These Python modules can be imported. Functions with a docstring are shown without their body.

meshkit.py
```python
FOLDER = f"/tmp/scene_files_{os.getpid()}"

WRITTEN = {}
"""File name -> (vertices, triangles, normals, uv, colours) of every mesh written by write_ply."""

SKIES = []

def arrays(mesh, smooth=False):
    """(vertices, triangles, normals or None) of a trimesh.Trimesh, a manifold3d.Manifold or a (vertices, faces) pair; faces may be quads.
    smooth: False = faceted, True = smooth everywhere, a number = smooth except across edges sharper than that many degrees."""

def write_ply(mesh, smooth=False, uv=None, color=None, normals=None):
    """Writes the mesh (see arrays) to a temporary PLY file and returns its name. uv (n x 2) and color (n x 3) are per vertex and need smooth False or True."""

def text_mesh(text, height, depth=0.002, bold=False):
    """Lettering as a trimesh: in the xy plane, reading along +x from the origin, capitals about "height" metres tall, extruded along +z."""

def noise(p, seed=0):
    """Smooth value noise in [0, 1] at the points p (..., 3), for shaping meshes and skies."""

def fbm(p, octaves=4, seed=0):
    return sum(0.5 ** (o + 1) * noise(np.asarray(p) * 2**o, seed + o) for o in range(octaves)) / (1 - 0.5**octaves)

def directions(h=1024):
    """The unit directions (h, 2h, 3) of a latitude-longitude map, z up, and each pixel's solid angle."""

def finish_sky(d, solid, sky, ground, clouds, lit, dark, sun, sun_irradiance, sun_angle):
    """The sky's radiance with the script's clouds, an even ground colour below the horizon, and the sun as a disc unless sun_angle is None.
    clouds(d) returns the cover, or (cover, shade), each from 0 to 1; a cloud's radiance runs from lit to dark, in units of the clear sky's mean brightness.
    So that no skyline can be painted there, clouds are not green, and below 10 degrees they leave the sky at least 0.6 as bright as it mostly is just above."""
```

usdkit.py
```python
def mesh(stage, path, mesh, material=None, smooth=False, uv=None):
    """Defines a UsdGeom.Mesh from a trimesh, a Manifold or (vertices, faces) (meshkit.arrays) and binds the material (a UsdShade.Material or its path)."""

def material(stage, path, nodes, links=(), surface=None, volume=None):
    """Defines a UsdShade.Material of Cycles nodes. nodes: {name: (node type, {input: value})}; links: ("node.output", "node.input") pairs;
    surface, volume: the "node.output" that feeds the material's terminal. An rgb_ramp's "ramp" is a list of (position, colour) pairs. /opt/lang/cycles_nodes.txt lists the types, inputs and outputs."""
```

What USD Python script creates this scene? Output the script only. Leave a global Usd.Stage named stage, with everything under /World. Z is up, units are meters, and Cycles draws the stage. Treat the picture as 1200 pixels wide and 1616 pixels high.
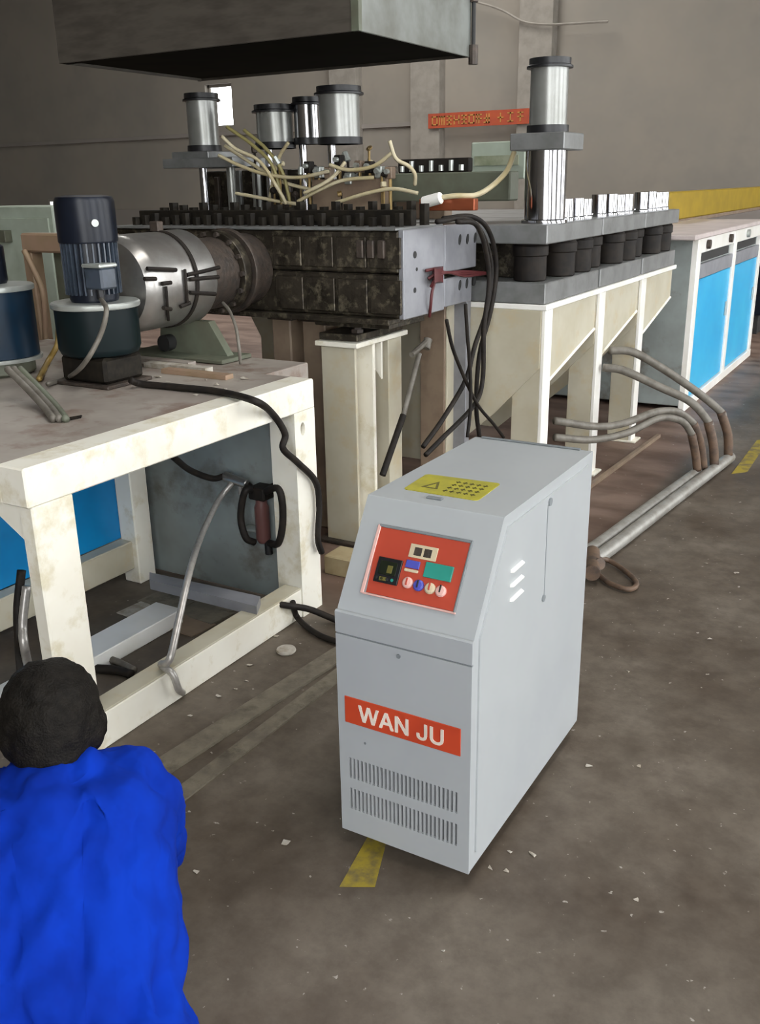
import math, random
import numpy as np, trimesh, shapely.geometry as sg
import manifold3d as m3
import usdkit, meshkit
from pxr import Usd, UsdGeom, UsdLux, UsdShade, Gf, Sdf, Vt

random.seed(7); rng = np.random.default_rng(7)
stage = Usd.Stage.CreateInMemory()
UsdGeom.SetStageUpAxis(stage, UsdGeom.Tokens.z); UsdGeom.SetStageMetersPerUnit(stage, 1.0)
UsdGeom.Xform.Define(stage, '/World'); UsdGeom.Scope.Define(stage, '/World/Looks')

# ------------------------------------------------------------------ camera
CAM = np.array([0.667, -1.466, 1.404]); YAW, PITCH, ROLL, FPX = -0.53366, 0.33457, -0.01743, 1483.95
_f = np.array([math.sin(YAW) * math.cos(PITCH), math.cos(YAW) * math.cos(PITCH), -math.sin(PITCH)])
_r = np.array([math.cos(YAW), -math.sin(YAW), 0.0]); _u = np.cross(_r, _f)
_r, _u = math.cos(ROLL) * _r + math.sin(ROLL) * _u, -math.sin(ROLL) * _r + math.cos(ROLL) * _u
cam = UsdGeom.Camera.Define(stage, '/World/camera')
cam.CreateHorizontalApertureAttr(36.0); cam.CreateVerticalApertureAttr(36.0 * 1616 / 1200)
cam.CreateFocalLengthAttr(36.0 * FPX / 1200); cam.CreateClippingRangeAttr(Gf.Vec2f(0.02, 200))
_m = Gf.Matrix4d(*[float(v) for row in ((*_r, 0), (*_u, 0), (*(-_f), 0), (*CAM, 1)) for v in row])
cam.AddTransformOp().Set(_m)
cam.CreateExposureAttr(0.10)

# ------------------------------------------------------------------ light: grey daylight through bays in the unseen right wall, unseen overhead lights
W = '/World/Looks/'
dome = UsdLux.DomeLight.Define(stage, '/World/sky')
dome.CreateIntensityAttr(1.68); dome.CreateColorAttr(Gf.Vec3f(0.97, 0.99, 1.0))
def unseen_overhead_lamp(n, x, y, w, l, i):
    L = UsdLux.RectLight.Define(stage, f'/World/{n}')
    L.CreateWidthAttr(w); L.CreateHeightAttr(l); L.CreateIntensityAttr(i); L.CreateColorAttr(Gf.Vec3f(1.0, .985, .95))
    L.AddTranslateOp().Set(Gf.Vec3d(x, y, 6.93))
unseen_overhead_lamp('unseen_roof_light', 1.2, 0.8, 1.4, 7, 6.5)  # out of view, placed to light the machine tops
unseen_overhead_lamp('unseen_roof_light_001', -6.5, 8.5, 1.8, 7, 13.0)  # out of view, placed to light the back wall

# ------------------------------------------------------------------ helpers
def ray(px, py): return (px - 600) / FPX * _r - (py - 808) / FPX * _u + _f
def plane(px, py, ax, v):
    d = ray(px, py); return CAM + d * ((v - CAM[ax]) / d[ax])
def fx(px, py, x): return plane(px, py, 0, x)
def fy(px, py, y): return plane(px, py, 1, y)
def fz(px, py, z=0.0): return plane(px, py, 2, z)
def vert(px, py, A, B):                       # the upright plane through A and B
    n = np.array([-(B[1] - A[1]), B[0] - A[0], 0.0]); d = ray(px, py)
    return CAM + d * (np.dot(np.asarray(A) - CAM, n) / np.dot(d, n))

def spline(pts, k=8):
    P = np.asarray(pts, float)
    if len(P) < 3: return P
    Q = np.vstack([2 * P[0] - P[1], P, 2 * P[-1] - P[-2]]); out = []
    for i in range(1, len(Q) - 2):
        a, b, c, d = Q[i - 1:i + 3]
        for t in np.arange(k) / k:
            out.append(.5 * (2 * b + (c - a) * t + (2 * a - 5 * b + 4 * c - d) * t * t + (3 * b - a - 3 * c + d) * t ** 3))
    return np.array(out + [P[-1]])

class G:
    def __init__(s): s.m = []
    def add(s, m): s.m.append(m); return s
    def box(s, x0, y0, z0, x1, y1, z1, b=.003):
        x0, x1, y0, y1, z0, z1 = *sorted((x0, x1)), *sorted((y0, y1)), *sorted((z0, z1))
        b = min(b, .3 * min(x1 - x0, y1 - y0, z1 - z0))
        lo, hi = np.array([x0, y0, z0]), np.array([x1, y1, z1]); P = []
        for sx in (0, 1):
            for sy in (0, 1):
                for sz in (0, 1):
                    c = np.where([sx, sy, sz], hi, lo); i = np.where([sx, sy, sz], -b, b)
                    for k in range(3):
                        q = c + i; q[k] = c[k]; P.append(q)
        return s.add(trimesh.convex.convex_hull(np.array(P)))
    def cyl(s, p0, p1, r, n=24, b=.0, r1=None):
        p0, p1 = np.asarray(p0, float), np.asarray(p1, float); L = np.linalg.norm(p1 - p0); r1 = r if r1 is None else r1
        b = min(b, .3 * L, .4 * r)
        prof = [(0, 0), (r - b, 0), (r, b), (r1, L - b), (r1 - b, L), (0, L)] if b > 0 else [(0, 0), (r, 0), (r1, L), (0, L)]
        return s.rev(prof, p0, p1 - p0, n)
    def rev(s, prof, o, d, n=32):
        m = trimesh.creation.revolve(np.array(prof, float), sections=n)
        m.apply_transform(trimesh.geometry.align_vectors([0, 0, 1], np.asarray(d, float) / np.linalg.norm(d)))
        m.apply_translation(o); return s.add(m)
    def tube(s, pts, r, n=10, k=8, smooth=True):
        P = spline(pts, k) if smooth else np.asarray(pts, float)
        T = np.gradient(P, axis=0); T /= np.linalg.norm(T, axis=1)[:, None]
        u = np.cross(T[0], [0, 0, 1.]);  u = u if np.linalg.norm(u) > .05 else np.cross(T[0], [1., 0, 0]); V, F = [], []
        R = r if np.ndim(r) else np.full(len(P), r)
        for i, (p, t) in enumerate(zip(P, T)):
            u = u - t * np.dot(u, t); u /= np.linalg.norm(u); w = np.cross(t, u)
            a = np.arange(n) * 2 * np.pi / n
            V.append(p + R[i] * (np.cos(a)[:, None] * u + np.sin(a)[:, None] * w))
        V = np.vstack(V); m = len(P)
        for i in range(m - 1):
            for j in range(n):
                a, b = i * n + j, i * n + (j + 1) % n; F += [(a, b, b + n), (a, b + n, a + n)]
        V = np.vstack([V, P[0], P[-1]]); c0, c1 = len(V) - 2, len(V) - 1
        for j in range(n):
            F += [(c0, (j + 1) % n, j), (c1, (m - 1) * n + j, (m - 1) * n + (j + 1) % n)]
        return s.add(trimesh.Trimesh(V, F, process=False))
    def prism(s, poly, ax, a, b):              # polygon in the two other axes (in x<y<z order) pushed along ax from a to b
        p = poly if isinstance(poly, (sg.Polygon, sg.MultiPolygon)) else sg.Polygon(poly)
        m = trimesh.creation.extrude_polygon(p, abs(b - a), engine='earcut'); v = m.vertices.copy(); lo = min(a, b)
        o = np.zeros_like(v); k = [i for i in range(3) if i != ax]
        o[:, k[0]], o[:, k[1]], o[:, ax] = v[:, 0], v[:, 1], v[:, 2] + lo
        m = trimesh.Trimesh(o, m.faces if ax != 1 else m.faces[:, ::-1], process=False); return s.add(m)
    def hull(s, pts): return s.add(trimesh.convex.convex_hull(np.asarray(pts, float)))
    def mesh(s): return trimesh.util.concatenate(s.m) if len(s.m) > 1 else s.m[0]

_used = {}
def path_for(parent, name):
    k = (parent, name); n = _used.get(k, 0); _used[k] = n + 1
    return f'{parent}/{name}' + (f'_{n:03d}' if n else '')
def meta(prim, label=None, cat=None, group=None, kind=None):
    for k, v in dict(label=label, category=cat, group=group, kind=kind).items():
        if v: prim.SetCustomDataByKey(k, v)
ORG = {}
def thing(name, label, cat, loc, group=None, kind=None):
    p = path_for('/World', name); x = UsdGeom.Xform.Define(stage, p); x.AddTranslateOp().Set(Gf.Vec3d(*map(float, loc)))
    ORG[p] = np.array(loc, float); meta(x.GetPrim(), label, cat, group, kind); return p
def part(parent, name, g, mat, smooth=32, label=None, kind=None):
    p = path_for(parent, name); o = ORG[parent]
    m = g.mesh() if isinstance(g, G) else g
    m = trimesh.Trimesh(np.asarray(m.vertices) - o, m.faces, process=False)
    q = usdkit.mesh(stage, p, m, mat, smooth=smooth); ORG[p] = o * 0 + o
    meta(q.GetPrim(), label, None, None, kind); return p
def sub(parent, name, g, mat, smooth=32, label=None, kind=None):   # a child of a part: parts keep world origin of the thing
    return part(parent, name, g, mat, smooth, label, kind)
def one(name, g, mat, label, cat, group=None, kind=None, smooth=32):
    m = g.mesh() if isinstance(g, G) else g
    p = path_for('/World', name); c = (m.bounds[0] + m.bounds[1]) / 2; c[2] = m.bounds[0][2]
    q = usdkit.mesh(stage, p, trimesh.Trimesh(np.asarray(m.vertices) - c, m.faces, process=False), mat, smooth=smooth)
    UsdGeom.Xformable(q).AddTranslateOp().Set(Gf.Vec3d(*map(float, c))); ORG[p] = c
    meta(q.GetPrim(), label, cat, group, kind); return p
def copy(src, d, label, cat, group=None):
    o = ORG[src] + np.asarray(d, float); name = src.split('/')[-1].rstrip('0123456789').rstrip('_')
    p = path_for('/World', name); x = UsdGeom.Xform.Define(stage, p)
    x.GetPrim().GetReferences().AddInternalReference(src); x.GetPrim().SetInstanceable(True)
    UsdGeom.Xformable(x).GetPrim().GetAttribute('xformOp:translate').Set(Gf.Vec3d(*map(float, o)))
    ORG[p] = o; meta(x.GetPrim(), label, cat, group); return p

# ------------------------------------------------------------------ materials
def mat(name, c, rough=.5, metal=0., c2=None, scale=6., lo=.4, hi=.65, bump=0., bscale=60., spec=.5, c3=None, s3=2.5, stretch=None, coat=0.):
    c2 = c2 or tuple(v * .82 for v in c)
    N = {'pos': ('geometry', {}), 'n': ('noise_texture', {'scale': scale, 'detail': 5., 'roughness': .6}),
         'r': ('rgb_ramp', {'ramp': [(lo, c), (hi, c2)]}), 'p': ('principled_bsdf', {'roughness': rough, 'metallic': metal, 'specular_ior_level': spec, 'coat_weight': coat})}
    src = 'pos.position'; L = []
    if stretch:
        N['map'] = ('mapping', {'scale': stretch}); L.append(('pos.position', 'map.vector')); src = 'map.vector'
    L += [(src, 'n.vector'), ('n.fac', 'r.fac')]; col = 'r.color'
    if c3:
        N['n3'] = ('noise_texture', {'scale': s3, 'detail': 6., 'roughness': .65}); N['r3'] = ('rgb_ramp', {'ramp': [(.52, (0, 0, 0)), (.66, (1, 1, 1))]})
        N['m3'] = ('mix_color', {'b': c3}); L += [(src, 'n3.vector'), ('n3.fac', 'r3.fac'), ('r3.color', 'm3.fac'), (col, 'm3.a')]; col = 'm3.result'
    L.append((col, 'p.base_color'))
    if bump:
        N['bn'] = ('noise_texture', {'scale': bscale, 'detail': 4.}); N['b'] = ('bump', {'strength': bump, 'distance': .01})
        L += [(src, 'bn.vector'), ('bn.fac', 'b.height'), ('b.normal', 'p.normal')]
    return usdkit.material(stage, W + name, N, L, surface='p.BSDF')
def emit(name, c, s): return usdkit.material(stage, W + name, {'e': ('emission', {'color': c, 'strength': s})}, [], surface='e.emission')

M_grey = mat('machine_grey', (.395, .415, .425), .40, c2=(.37, .39, .405), scale=3)
M_greyedge = mat('machine_seam', (.20, .22, .23), .5)
M_dark = mat('dark_void', (.02, .02, .02), .6)
M_slot = mat('vent_shade', (.11, .115, .12), .6)
M_red = mat('panel_red', (.45, .062, .032), .45, c2=(.40, .052, .028))
M_plate = mat('nameplate_red', (.56, .065, .022), .4, c2=(.50, .055, .02))
M_lett = mat('letter_white', (.82, .72, .62), .5)
M_yel = mat('sticker_yellow', (.42, .38, .035), .5, c2=(.33, .30, .04), scale=30)
M_yeld = mat('sticker_ink', (.13, .115, .02), .6)
M_black = mat('black_plastic', (.012, .012, .014), .4)
M_rub = mat('black_rubber', (.013, .011, .010), .6, c2=(.024, .019, .015), scale=20, spec=.2)
M_grn = mat('button_green', (.03, .28, .22), .4)
M_pale = mat('label_cream', (.62, .52, .35), .5)
M_blueb = mat('button_blue', (.08, .09, .45), .4)
M_pink = mat('button_pink', (.75, .45, .40), .4)
M_screen = mat('display_glass', (.015, .02, .012), .15)
M_cream = mat('cream_paint', (.87, .845, .75), .35, c2=(.83, .79, .68), scale=5, c3=(.70, .64, .48), s3=9.)
M_white = mat('white_paint_highlight', (.90, .89, .85), .32, c2=(.82, .80, .73), scale=4)  # white paint, and overexposed bright edges put into colour
M_beige = mat('beige_paint_shade', (.53, .495, .39), .42, c2=(.47, .43, .32), scale=5, c3=(.50, .43, .29), s3=9.)  # beige paint, and pale steel coloured as its shaded side
M_table = mat('table_top_paint', (.36, .325, .285), .5, c2=(.28, .24, .21), scale=4, c3=(.20, .14, .11), s3=5.)
M_blue = mat('panel_blue', (.0, .22, .52), .35, c2=(.0, .17, .43), scale=3)
M_cyan = mat('cabinet_blue', (.03, .42, .78), .3, c2=(.05, .50, .82), scale=2)
M_wallp = mat('grey_green_panel', (.30, .34, .33), .5, c2=(.23, .25, .24), scale=3, c3=(.16, .15, .13), s3=4.)
M_motor = mat('motor_blue', (.008, .011, .02), .3, c2=(.006, .008, .014), scale=8, spec=.3)
M_motorl = mat('motor_fin', (.055, .07, .095), .25, c2=(.03, .04, .055), scale=12)
M_teal = mat('blower_teal', (.003, .009, .010), .4, c2=(.004, .009, .011), scale=8, spec=.2)
M_navy = mat('blower_blue', (.006, .021, .042), .35, c2=(.006, .014, .026), scale=8, spec=.3)
M_rim = mat('galvanised_rim', (.55, .58, .55), .35, .6)
M_steel = mat('cover_steel', (.45, .44, .42), .32, .85, c2=(.36, .34, .32), scale=10, bump=.05, bscale=30)
M_dsteel = mat('oily_steel', (.056, .046, .034), .42, .5, c2=(.022, .018, .013), scale=14, bump=.35, bscale=45, c3=(.15, .13, .09), s3=26.)
M_dark2 = mat('black_oily_steel', (.012, .010, .008), .6, .2, c2=(.024, .02, .014), scale=25, spec=.2)
M_rust = mat('rusty_steel', (.085, .065, .052), .5, .4, c2=(.05, .042, .037), scale=22, bump=.3)
M_alu = mat('end_plate_aluminium', (.31, .315, .34), .42, .3, c2=(.25, .255, .28), scale=8)
M_plateg = mat('plate_grey', (.27, .275, .275), .38, .45, c2=(.20, .205, .20), scale=9)
M_chrome = mat('chrome', (.46, .46, .48), .12, 1., c2=(.40, .40, .42), scale=3)
M_cyl = mat('white_cylinder', (.34, .345, .33), .3, .5, c2=(.28, .285, .265))
M_hose = mat('hose_grey', (.175, .16, .135), .5, c2=(.11, .098, .08), scale=18)
M_pipe = mat('foil_pipe', (.34, .33, .305), .4, .3, c2=(.24, .225, .20), scale=14, bump=.15)
M_hoser = mat('hose_rust', (.13, .08, .05), .6, c2=(.06, .04, .03), scale=20)
M_silver = mat('braided_silver', (.50, .48, .45), .35, .5, c2=(.40, .38, .36), scale=50)
M_brass = mat('brass', (.40, .28, .12), .4, .7)
M_brown = mat('brown_paint', (.27, .20, .14), .5, c2=(.20, .14, .10), scale=8)
M_brownp = mat('rust_pink_pipe', (.33, .22, .15), .5, c2=(.28, .20, .12), scale=8)
M_tube = mat('pale_tube', (.62, .55, .38), .4, c2=(.48, .40, .22))
M_tubed = mat('olive_tube', (.30, .26, .10), .45)
M_copper = mat('copper_bar', (.40, .11, .05), .35, .5)
M_orange = mat('yellow_tube', (.33, .22, .06), .45)
M_olive = mat('olive_beam', (.13, .145, .105), .5, c2=(.10, .10, .07), scale=7)
M_pgreen = mat('pale_green', (.42, .48, .40), .5, c2=(.36, .41, .33))
M_yellow = mat('yellow_paint', (.36, .24, .008), .5, c2=(.30, .20, .008))
M_line = mat('floor_yellow', (.33, .25, .025), .6, c2=(.17, .13, .045), scale=16, lo=.45, hi=.6)
M_banner = mat('banner_red', (.42, .075, .025), .7, c2=(.36, .06, .03))
M_gold = mat('banner_gold', (.50, .24, .06), .7)
M_hood = mat('hood_steel', (.085, .074, .060), .55, .1, c2=(.055, .046, .037), scale=3, stretch=(2, 2, 9))
M_hoodx = mat('hood_steel_lit', (.24, .255, .24), .38, .3, c2=(.13, .13, .11), scale=3)  # lighter copy of the hood steel for its lit side
M_hoodin = mat('hood_underside_shade', (.015, .014, .010), .95, spec=.05)  # near-black for the shade on the hood underside
M_wall = mat('wall_plaster', (.285, .255, .215), .85, c2=(.25, .23, .20), scale=.8, c3=(.235, .215, .19), s3=.5)
M_wallb = mat('wall_dado', (.275, .245, .225), .85, c2=(.25, .23, .205), scale=.8)
M_pil = mat('wall_pilaster', (.295, .27, .235), .85)
M_ceil = mat('ceiling', (.22, .215, .20), .9)
M_debris = mat('debris', (.45, .42, .37), .7, c2=(.30, .26, .2), scale=30)
M_rail = mat('floor_rail', (.20, .175, .13), .55, c2=(.13, .11, .085), scale=14, bump=.2, c3=(.09, .075, .055), s3=9.)
M_shirt = mat('blue_shirt', (.001, .030, .36), .9, c2=(.001, .018, .24), scale=5, bump=.3, bscale=16, spec=.12)
M_trou = mat('dark_trousers', (.02, .022, .03), .8)
M_skin = mat('skin', (.42, .24, .16), .5)
M_hair = mat('black_hair', (.008, .007, .006), .5, c2=(.014, .012, .010), scale=60, bump=.4, bscale=260, spec=.08)
M_shoe = mat('shoe', (.03, .03, .03), .6)
M_wire_r = mat('wire_red', (.11, .02, .022), .5)
M_wood = mat('wood_block', (.42, .34, .20), .6, c2=(.34, .26, .14), scale=12)
M_paper = mat('paper_green', (.34, .36, .26), .7, c2=(.20, .23, .14), scale=9)
M_glow = emit('window_daylight', (.95, .98, 1.0), 2.6)

# floor: worn concrete, reddish paint left between the line and the pipes
M_floor = usdkit.material(stage, W + 'concrete_floor', {
    'pos': ('geometry', {}), 'n': ('noise_texture', {'scale': 1.7, 'detail': 7., 'roughness': .62}), 'r': ('rgb_ramp', {'ramp': [(.36, (.078, .057, .040)), (.5, (.120, .096, .073)), (.66, (.172, .145, .115))]}),
    'n2': ('noise_texture', {'scale': 11., 'detail': 6., 'roughness': .7}), 'r2': ('rgb_ramp', {'ramp': [(.38, (.72, .70, .68)), (.6, (1, 1, 1))]}),
    'mu': ('mix_color', {'blend_type': 'multiply', 'fac': 1.0}),
    'sx': ('separate_xyz', {}), 'a': ('map_range', {'range_type': 'smoothstep', 'from_min': -.32, 'from_max': -.42, 'to_min': 0., 'to_max': 1.}),
    'b': ('map_range', {'range_type': 'smoothstep', 'from_min': .9, 'from_max': 1.3, 'to_min': 0., 'to_max': .8}), 'ab': ('math', {'math_type': 'multiply'}),
    'st': ('mapping', {'scale': (.35, 1.0, 1.)}), 'n4': ('noise_texture', {'scale': 5., 'detail': 5.}), 'r4': ('rgb_ramp', {'ramp': [(.36, (.11, .060, .042)), (.62, (.24, .16, .125))]}),
    'mx': ('mix_color', {}), 'n5': ('noise_texture', {'scale': 45., 'detail': 4.}), 'r5': ('rgb_ramp', {'ramp': [(.69, (0, 0, 0)), (.73, (1, 1, 1))]}), 'm5': ('mix_color', {'b': (.36, .33, .29)}),
    'rr': ('map_range', {'from_min': .3, 'from_max': .7, 'to_min': .42, 'to_max': .7}),
    'bm': ('bump', {'strength': .15, 'distance': .01}), 'p': ('principled_bsdf', {})},
    [('pos.position', 'n.vector'), ('n.fac', 'r.fac'), ('pos.position', 'n2.vector'), ('n2.fac', 'r2.fac'), ('r.color', 'mu.a'), ('r2.color', 'mu.b'),
     ('pos.position', 'sx.vector'), ('sx.x', 'a.value'), ('sx.y', 'b.value'), ('a.result', 'ab.value1'), ('b.result', 'ab.value2'),
     ('pos.position', 'st.vector'), ('st.vector', 'n4.vector'), ('n4.fac', 'r4.fac'), ('ab.value', 'mx.fac'), ('mu.result', 'mx.a'), ('r4.color', 'mx.b'),
     ('pos.position', 'n5.vector'), ('n5.fac', 'r5.fac'), ('r5.color', 'm5.fac'), ('mx.result', 'm5.a'), ('m5.result', 'p.base_color'),
     ('n.fac', 'rr.value'), ('rr.result', 'p.roughness'), ('n2.fac', 'bm.height'), ('bm.normal', 'p.normal')], surface='p.BSDF')

# ------------------------------------------------------------------ hall
def struct(name, g, m): return one(name, g, m, None, None, None, 'structure')
struct('floor', G().box(-20.3, -7.3, -.2, 8, 14.3, 0, .0), M_floor)
struct('ceiling', G().box(-20.3, -7.3, 6.98, 6.3, 14.3, 7.2, .0), M_ceil)
YW = 14.0
struct('wall_left', G().box(-20.3, -7.3, -.01, -19.99, 14.3, 7.05), M_wall)
rw = sg.box(-7.3, 0, 14.3, 7)
for y0, y1 in ((-5.6, -2.9), (-1.6, 1.1), (2.4, 5.1), (6.4, 9.1), (10.4, 13.1)): rw = rw.difference(sg.box(y0, 0, y1, 5.6))
struct('wall_right_unseen', G().prism(rw, 0, 6.0, 6.3), M_wall)  # out of view; bays spaced to let daylight in and stripe the chrome
struct('wall_front_unseen', G().box(-20.2, -7.3, -.01, 1.5, -7, 7.05), M_wall)  # unseen, behind the camera; length set to dim the camera-facing sides
_a, _b = fy(323, 134, YW), fy(369, 201, YW)
wx0, wx1, wz0, wz1 = _a[0], _b[0], _b[2], _a[2]
wall = sg.box(-20.3, 1.0, 6, 7).difference(sg.box(wx0, wz0, wx1, wz1))
struct('wall_back', G().prism(wall, 1, YW, YW + .3), M_wall)
struct('baseboard_back', G().box(-20.3, YW, 0, 6, YW + .3, 1.0), M_wallb)
struct('trim_1', G().box(-20, YW - .05, fy(640, 195, YW)[2] - .05, -7.4, YW, fy(640, 195, YW)[2] + .02), M_wallb)
wn = thing('window_1', None, None, ((wx0 + wx1) / 2, YW + .05, wz0), kind='structure')
part(wn, 'pane', G().box(wx0, YW + .12, wz0, wx1, YW + .13, wz1, 0), M_glow)
part(wn, 'window_frame', G().box(wx0, YW + .08, wz0, wx0 + .05, YW + .16, wz1).box(wx1 - .05, YW + .08, wz0, wx1, YW + .16, wz1)
     .box(wx0, YW + .08, wz0, wx1, YW + .16, wz0 + .05).box(wx0, YW + .08, wz1 - .05, wx1, YW + .16, wz1), M_wall)
_a, _b = fy(80, 318, YW), fy(106, 350, YW)
w2 = thing('window_2', None, None, ((_a[0] + _b[0]) / 2, YW - .02, _b[2]), kind='structure')
part(w2, 'pane', G().box(_a[0], YW - .012, _b[2], _b[0], YW - .006, _a[2], 0), M_glow)
part(w2, 'window_frame', G().box(_a[0] - .05, YW - .03, _b[2] - .05, _b[0] + .05, YW, _b[2]).box(_a[0] - .05, YW - .03, _a[2], _b[0] + .05, YW, _a[2] + .05).box(_a[0] - .05, YW - .03, _b[2], _a[0], YW, _a[2]).box(_b[0], YW - .03, _b[2], _b[0] + .05, YW, _a[2]), M_pil)
for i, px in enumerate((703, 572, 876)):
    x = fy(px, 150, YW)[0]
    struct(f'trim_{i + 2}', G().box(x - .55, YW - .22, 0, x, YW, 7), M_pil)
one('wall_conduit', G().tube([fy(600, 0, YW - .3) + [0, 0, .3], fy(770, 8, YW - .3), fy(840, 37, YW - .3), fy(960, 34, YW - .3)], .02, 6), M_pil,
    'thin pale conduit running along the upper plaster wall', 'conduit')
# banner with eleven characters
bx0, bx1 = fy(677, 190, YW - .25)[0], fy(836, 186, YW - .25)[0]; bz0, bz1 = fy(677, 203, YW - .25)[2], fy(677, 180, YW - .25)[2]
bn = thing('banner', 'long red banner with a row of yellow characters on the far wall', 'banner', ((bx0 + bx1) / 2, YW - .27, bz0))
part(bn, 'cloth', G().box(bx0, YW - .27, bz0, bx1, YW - .25, bz1, .0), M_banner)
GL = ['h1 v1 v3 h3', 'v1 v2 v3 h3', 'h1 h2 v2 h3', 'h2 v1 v3', 'v2 h1 h3 h2', 'h1 h3 v1 v3', 'v1 h2 h3 v2', 'h1 v2 h2 v3', 'v2 h2', 'h1 v2 h3', 'v2 h2 h3']
bw = (bx1 - bx0); ch = (bz1 - bz0) * .62
for i, gl in enumerate(GL):
    u = (.04 + .075 * i) if i < 8 else (.70 + .095 * (i - 8)); x0 = bx0 + u * bw; z0 = bz0 + (bz1 - bz0) * .19; w = .058 * bw; g = G(); t = ch * .14
    for k in gl.split():
        q = int(k[1]) - 1
        if k[0] == 'h': g.box(x0, YW - .278, z0 + q * (ch - t) / 2, x0 + w, YW - .27, z0 + q * (ch - t) / 2 + t, 0)
        else: g.box(x0 + q * (w - t) / 2, YW - .278, z0, x0 + q * (w - t) / 2 + t, YW - .27, z0 + ch, 0)
    part(bn, 'character', g, M_gold)

# ------------------------------------------------------------------ temperature control cabinet (the main thing)
WX, LY, ZB, ZS, ZL, YT, HZ = -.311, .68, .045, .531, .579, .136, .79
mc = thing('temperature_controller', 'light grey wheeled temperature control cabinet with sloping red control panel', 'machine', (WX / 2, LY / 2, 0))
prof = sg.Polygon([(.006, ZB), (.006, ZL), (YT + .004, HZ), (LY, HZ), (LY, ZB)])
part(mc, 'body', G().prism(prof.buffer(-.004).buffer(.004, quad_segs=3), 0, WX + .001, -.001), M_grey)
# side skins with bevelled edges, front panel with slots
front = sg.box(WX, ZB, 0, ZS - .002)
slots = []
for (z0, z1, sh) in ((.186, .237, 0), (.106, .160, 0)):
    for i in range(27):
        x = -.287 + i * (.26 / 26.6); slots.append(sg.box(x, z0, x + .0052, z1))
fp = front.difference(sg.MultiPolygon(slots))
FPN = part(mc, 'front_panel', G().prism(fp, 1, -.001, .006), M_grey)
part(mc, 'vent_shade_backing', G().box(-.292, .0045, .1, -.022, .0065, .243, 0), M_slot)  # dark sheet stands in for the shade inside the vents
part(mc, 'hood_lip', G().prism([(-.001, ZS + .002), (-.001, ZL), (.002, ZL + .003), (.006, ZL + .003), (.006, ZS + .002)], 0, WX, 0), M_grey)
part(mc, 'seam', G().box(WX + .001, .001, ZS - .003, -.001, .0064, ZS + .003, 0), M_greyedge)
part(mc, 'screw', G().cyl((-.161, .001, .513), (-.161, -.003, .513), .005, 12), M_greyedge)
part(mc, 'screw', G().cyl((-.245, .001, .285), (-.245, -.002, .285), .003, 10), M_greyedge)
part(mc, 'nameplate', G().box(-.293, -.003, .3245, -.0215, 0, .3875, .001), M_plate)
tm = meshkit.text_mesh('WAN JU', .036, .0015, bold=True); s = .2 / (tm.bounds[1][0] - tm.bounds[0][0])
v = tm.vertices.copy(); v = np.stack([-.258 + (v[:, 0] - tm.bounds[0][0]) * s, -.0032 - v[:, 2] * 1.0, .338 + v[:, 1]], 1)
part(f'/World/temperature_controller/nameplate', 'lettering', trimesh.Trimesh(v, tm.faces[:, ::-1] * 1, process=False).copy(), M_lett, smooth=False)
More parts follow.
